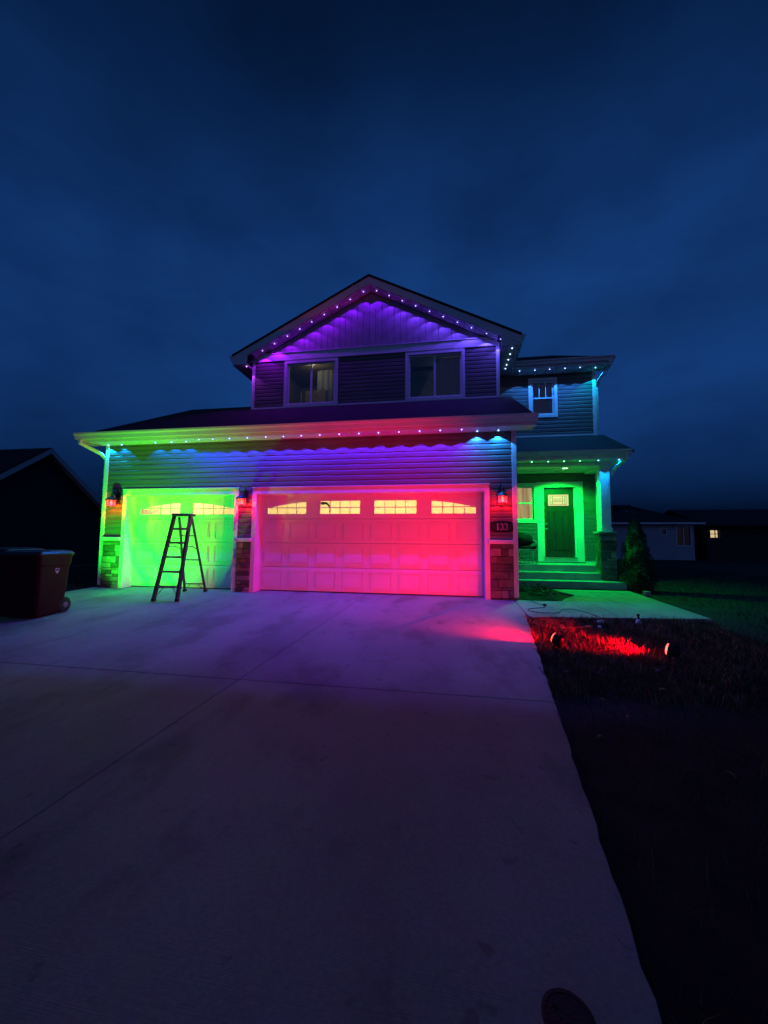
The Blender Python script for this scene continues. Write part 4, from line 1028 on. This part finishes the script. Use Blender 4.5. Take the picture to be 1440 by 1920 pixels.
# ------------------------------------------------------------------ cords and small things on the ground
def spline(P, n=8):
    P = [Vector(p) for p in P]; P = [P[0]]+P+[P[-1]]; o = []
    for i in range(1,len(P)-2):
        for k in range(n):
            t = k/n; a,b,c,d = P[i-1],P[i],P[i+1],P[i+2]
            o.append(0.5*((2*b)+(c-a)*t+(2*a-5*b+4*c-d)*t*t+(3*b-a-3*c+d)*t**3))
    o.append(P[-2]); return o
def on(x,y,h=0.006): return (x,y,gz(y)+h)
CORD = mat('cord_black', (0.015,0.015,0.016), None, 10, 0.6)
cb = thing('extension_cord','thin black extension cord curling over the front walk','cord',(3.25,0.05,0))
P = [on(3.25,0.05,0.03),on(3.30,-0.25),on(3.42,-0.48),on(3.36,-0.66),on(3.10,-0.80),on(3.06,-0.98),on(3.24,-1.10),on(3.48,-1.06),on(3.62,-0.80),on(3.82,-0.72),on(3.96,-0.95),on(4.02,-1.18),on(4.02,-1.36,-0.02),on(3.85,-1.62,-0.03)]
P = [Vector(p)-cb.location for p in P]
bm = bmesh.new(); bm_tube(bm, spline(P), 0.0055, 6); obj('cable', bm, CORD, cb, smooth=True)
bm = bmesh.new(); p0 = P[2]; bm_box(bm, p0.x-0.03,p0.x+0.03,p0.y-0.018,p0.y+0.018,p0.z-0.004,p0.z+0.028); obj('connector', bm, CORD, cb, bevel=0.006)
TAN = mat('cord_tan', (0.42,0.26,0.15), None, 10, 0.6)
WPL = mat('white_plastic', (0.75,0.75,0.78), None, 10, 0.4)
tb = thing('power_cord','tan power cord with orange plug looped on the grass at the walk edge','cord',(3.0,-1.62,gz(-1.62)))
P = [(3.62,-1.92,0.02),(3.40,-1.98,0.012),(3.15,-1.95,0.01),(2.98,-1.80,0.012),(3.02,-1.62,0.015),(3.25,-1.55,0.015),(3.48,-1.60,0.012)]
P = [Vector((x,y,gz(y)-0.02+h))-tb.location for x,y,h in P]
bm = bmesh.new(); bm_tube(bm, spline(P), 0.005, 6); obj('cable', bm, TAN, tb, smooth=True)
bm = bmesh.new(); bm_bar(bm, P[0], P[0]+Vector((0.085,0.01,0.005)), 0.032,0.028); obj('plug', bm, mat('plug_orange',(0.7,0.32,0.14),None,10,0.5), tb, bevel=0.006)
for (x,y,lab,a) in ((3.96,-1.55,'white plastic adapter lying on the lawn at the walk edge',30),(3.83,-1.88,'small white cable connector lying beside the orange plug',80)):
    t = thing('cord_adapter', lab, 'adapter', (x,y,gz(y)-0.02), R(a), 'white connectors on the lawn')
    k = 1.0 if y > -1.7 else 0.6
    bm = bmesh.new(); bm_box(bm, -0.05*k,0.05*k,-0.022,0.022,0.0,0.034); obj('case', bm, WPL, t, bevel=0.006)
    bm = bmesh.new(); bm_bar(bm, (0.05*k,-0.009,0.017),(0.05*k+0.018,-0.009,0.017),0.002,0.007); bm_bar(bm, (0.05*k,0.009,0.017),(0.05*k+0.018,0.009,0.017),0.002,0.007); obj('prong', bm, BRASS, t)
gs = thing('garden_stake','short dark garden stake with white base at the walk edge','stake',(4.50,-1.50,gz(-1.5)-0.03))
bm = bmesh.new(); bm_lathe(bm, [(0.04,0.0),(0.045,0.02),(0.03,0.05),(0.018,0.075),(0.012,0.078)], 14); obj('base', bm, WPL, gs, smooth=True)
bm = bmesh.new(); bm_lathe(bm, [(0.011,0.079),(0.012,0.12),(0.02,0.125),(0.02,0.15),(0.008,0.155)], 12); obj('head', bm, BLACKM, gs)
# thin bare wires by the near flood
fw = thing('flood_cable','thin cable running from the near floodlight through the grass','cord',(3.0,-2.93,gz(-2.93)))
P = [(3.02,-2.90,0.06),(3.12,-2.86,0.09),(3.22,-2.95,0.03),(3.30,-3.05,-0.01),(3.5,-3.10,0.03),(3.7,-2.95,0.05),(3.85,-2.70,0.0),(3.7,-2.3,-0.01),(3.85,-2.0,0.0)]
P = [Vector((x,y,gz(y)+h))-fw.location for x,y,h in P]
bm = bmesh.new(); bm_tube(bm, spline(P), 0.0045, 6); obj('cable', bm, CORD, fw, smooth=True)

# garland hanging inside the garage door window
ga = thing('leaf_garland','dark leafy garland hanging inside a garage door window','garland',(-1.0,0.33,1.86))
pts, nr = [], []
for i in range(240):
    t = rr.uniform(-1,1); x = 0.16*t; z = 0.085-0.10*t*t*t*t*1.4+rr.uniform(-.022,.022)
    if abs(t) > 0.85: z = rr.uniform(-0.13,0.03)
    pts.append((x-0.02,rr.uniform(-0.02,0.02),z)); nr.append((rr.uniform(-1,1),-1,rr.uniform(-1,1)))
leaf_cloud('leaves', pts, nr, 0.022, mat('garland_leaf',(0.03,0.035,0.02),None,8,0.8), ga, rnd=rr)
bm = bmesh.new(); bm_tube(bm, [(-0.17,0,-0.1),(-0.15,0,0.02),(-0.08,0,0.085),(0.06,0,0.085),(0.13,0,0.02),(0.15,0,-0.1)], 0.006, 6); obj('wire', bm, BLACKM, ga)

# ------------------------------------------------------------------ neighbouring houses
NBW = mat('neighbour_siding_dark', (0.05,0.055,0.065), (0.04,0.044,0.052), 2, 0.8)
NBG = mat('neighbour_siding_grey', (0.42,0.45,0.48), (0.38,0.40,0.43), 1.5, 0.8)
NBB = mat('neighbour_siding_brown', (0.035,0.03,0.03), None, 2, 0.8)
nb = thing('neighbour_house','dark neighbouring house with steep gable end and pale rake trim','house',(-14.0,4.7,-0.3))
# local: gable end in plane x = 0 facing +x, ridge along -x
H, S = 2.6, 3.0; AP = 4.98
wallm = prism('wall', [(0,-S,0),(0,S,0),(0,S,H),(0,0,AP-0.25),(0,-S,H)], (-9,0,0), NBW, nb)
k = 1; z = 0.3
while z < 4.4:
    hw = S if z < H else S*(AP-0.25-z)/(AP-0.25-H)
    bm = bmesh.new(); bm_prism(bm, [(0.002,-hw+0.06,z),(0.022,-hw+0.06,z),(0.010,-hw+0.06,z+0.19),(0.002,-hw+0.06,z+0.19)], (0,2*hw-0.12,0)); obj('siding_board', bm, NBW, wallm); z += 0.2
for s in (-1,1):
    prism('roof', [(0.35,0,AP),(0.35,s*(S+0.35),AP-(AP-H)*(S+0.35)/S),(0.35,s*(S+0.35),AP-(AP-H)*(S+0.35)/S-0.1),(0.35,0,AP-0.1)], (-9.7,0,0), SHING, nb)
    prism('rake_board', [(0.352,0,AP-0.03),(0.352,s*(S+0.33),AP-0.03-(AP-H)*(S+0.33)/S),(0.352,s*(S+0.33),AP-0.23-(AP-H)*(S+0.33)/S),(0.352,0,AP-0.23)], (0.02,0,0), ALU, nb)
    prism('rake_soffit', [(0.34,0,AP-0.11),(0.34,s*(S+0.33),AP-0.11-(AP-H)*(S+0.33)/S),(0.34,s*(S+0.33),AP-0.13-(AP-H)*(S+0.33)/S),(0.34,0,AP-0.13)], (-0.33,0,0), SOFF, nb)
    a, b = sorted((s*S, s*(S-0.1))); box('corner_board', 0.0,0.03,a,b,0.1,H, ALU, nb)
box('foundation', -8.9,0.012,-S+0.02,S-0.02,-0.1,0.28, STEPC, nb)

fh = thing('neighbour_house','far dark house whose low roof shows behind the gabled neighbour','house',(-40,32,-0.2))
prism('roof', [(-8,-0.4,3.4),(8,-0.4,3.4),(4,4.5,6.15),(-4,4.5,6.15)], (0,0,0.12), SHING, fh); prism('roof', [(-8,9.4,3.4),(8,9.4,3.4),(4,4.51,6.15),(-4,4.51,6.15)], (0,0,0.12), SHING, fh)
prism('roof', [(8,-0.4,3.4),(8,9.4,3.4),(4.0,4.5,6.15)], (0,0,0.12), SHING, fh); prism('roof', [(-8,-0.4,3.4),(-8,9.4,3.4),(-4.0,4.5,6.15)], (0,0,0.12), SHING, fh)
box('wall', -7.6,7.6,0,9,0,3.4, NBB, fh)

def simple_house(label, loc, w, d, eave, ridge, wallmat, windows, hip=True, trim=True, pale=ALU):
    t = thing('neighbour_house', label, 'house', loc)
    wl = wall_core('wall', 0,w,0,eave-0.02,0,0.2,[q[:4] for q in windows], wallmat, t)
    box('wall', 0,0.2,0.2,d,0,eave-0.02, wallmat, t); box('wall', w-0.2,w,0.2,d,0,eave-0.02, wallmat, t); box('wall', 0.2,w-0.2,d-0.2,d,0,eave-0.02, wallmat, t)
    z = 0.15
    while z < eave-0.1:
        iv = [(0.02,w-0.02)]
        for q in windows:
            if q[2]-0.1 < z+0.1 < q[3]+0.1:
                iv = [x for p,r_2 in iv for x in ((p,min(r_2,q[0]-0.05)),(max(p,q[1]+0.05),r_2)) if x[1]-x[0] > 0.05]
        for p,r_2 in iv:
            bm = bmesh.new(); bm_prism(bm, [(p,-0.002,z),(p,-0.024,z),(p,-0.010,z+0.19),(p,-0.002,z+0.19)], (r_2-p,0,0)); obj('siding_board', bm, wallmat, wl)
        z += 0.2
    o = 0.45; hx = (d/2+o) if hip else -0.0
    A = [(-o,-o,eave),(w+o,-o,eave),(w+o,d+o,eave),(-o,d+o,eave)]; r0, r1 = (-o+hx,d/2,ridge),(w+o-hx,d/2,ridge)
    for P in ([A[0],A[1],r1,r0],[A[2],A[3],r0,r1],[A[1],A[2],r1],[A[3],A[0],r0]):
        if not hip and len(P)==3: 
            continue
        prism('roof', P, (0,0,0.10), SHING, t)
    if not hip:
        for xx in (0.0,w-0.2): prism('gable', [(xx,0.1,eave),(xx,d-0.1,eave),(xx,d/2,ridge-0.15)], (0.2,0,0), wallmat, t)
    box('soffit', -o+0.03,w+o-0.03,-o+0.03,-0.03,eave-0.05,eave-0.02, SOFF, t)
    bm = bmesh.new(); bm_box(bm, -o-0.03,w+o+0.03,-o-0.10,-o-0.005,eave-0.06,eave+0.08); obj('gutter', bm, pale, t)
    for (a,b,c,e,style,m2) in windows:
        wo = box('window', a,b,0.06,0.065,c,e, GLASS, t)
        bm = bmesh.new()
        for q in ((a-0.07,b+0.07,e,e+0.07),(a-0.07,b+0.07,c-0.07,c),(a-0.07,a,c,e),(b,b+0.07,c,e)): bm_box(bm, q[0],q[1],-0.04,0.03,q[2],q[3])
        if style == 2: bm_box(bm, (a+b)/2-0.03,(a+b)/2+0.03,0.0,0.05,c,e)
        if style == 3: bm_box(bm, (a+b)/2-0.02,(a+b)/2+0.02,0.0,0.05,c,e); bm_box(bm, a,b,0.0,0.05,(c+e)/2-0.02,(c+e)/2+0.02)
        obj('frame', bm, pale, wo); box('interior', a-0.1,b+0.1,0.5,0.52,c-0.1,e+0.1, m2, wo)
    return t
NW = simple_house('pale grey single storey house with hip roof across the side lawn', (13.2,24,-0.2), 6.5, 8.0, 2.85, 4.55, NBG, [(4.3,4.62,2.05,2.45,1,DARKW),(5.35,6.25,1.25,2.65,2,DARKW)])
for x in (1.5,2.9):
    bm = bmesh.new(); bm_tube(bm, [(x,2.2,3.4),(x,2.2,4.25 if x<2 else 4.0)], 0.06, 8); obj('vent_pipe', bm, ALU, NW)
WARM = emit('lit_window_far', (1.0,0.72,0.38), 0.85)
simple_house('dark brown house with one lit window beyond the side lawn', (21.1,25,-0.2), 16.0, 8.0, 2.75, 4.2, NBB, [(0.25,0.95,1.85,2.40,3,WARM)], hip=False, pale=NBB)
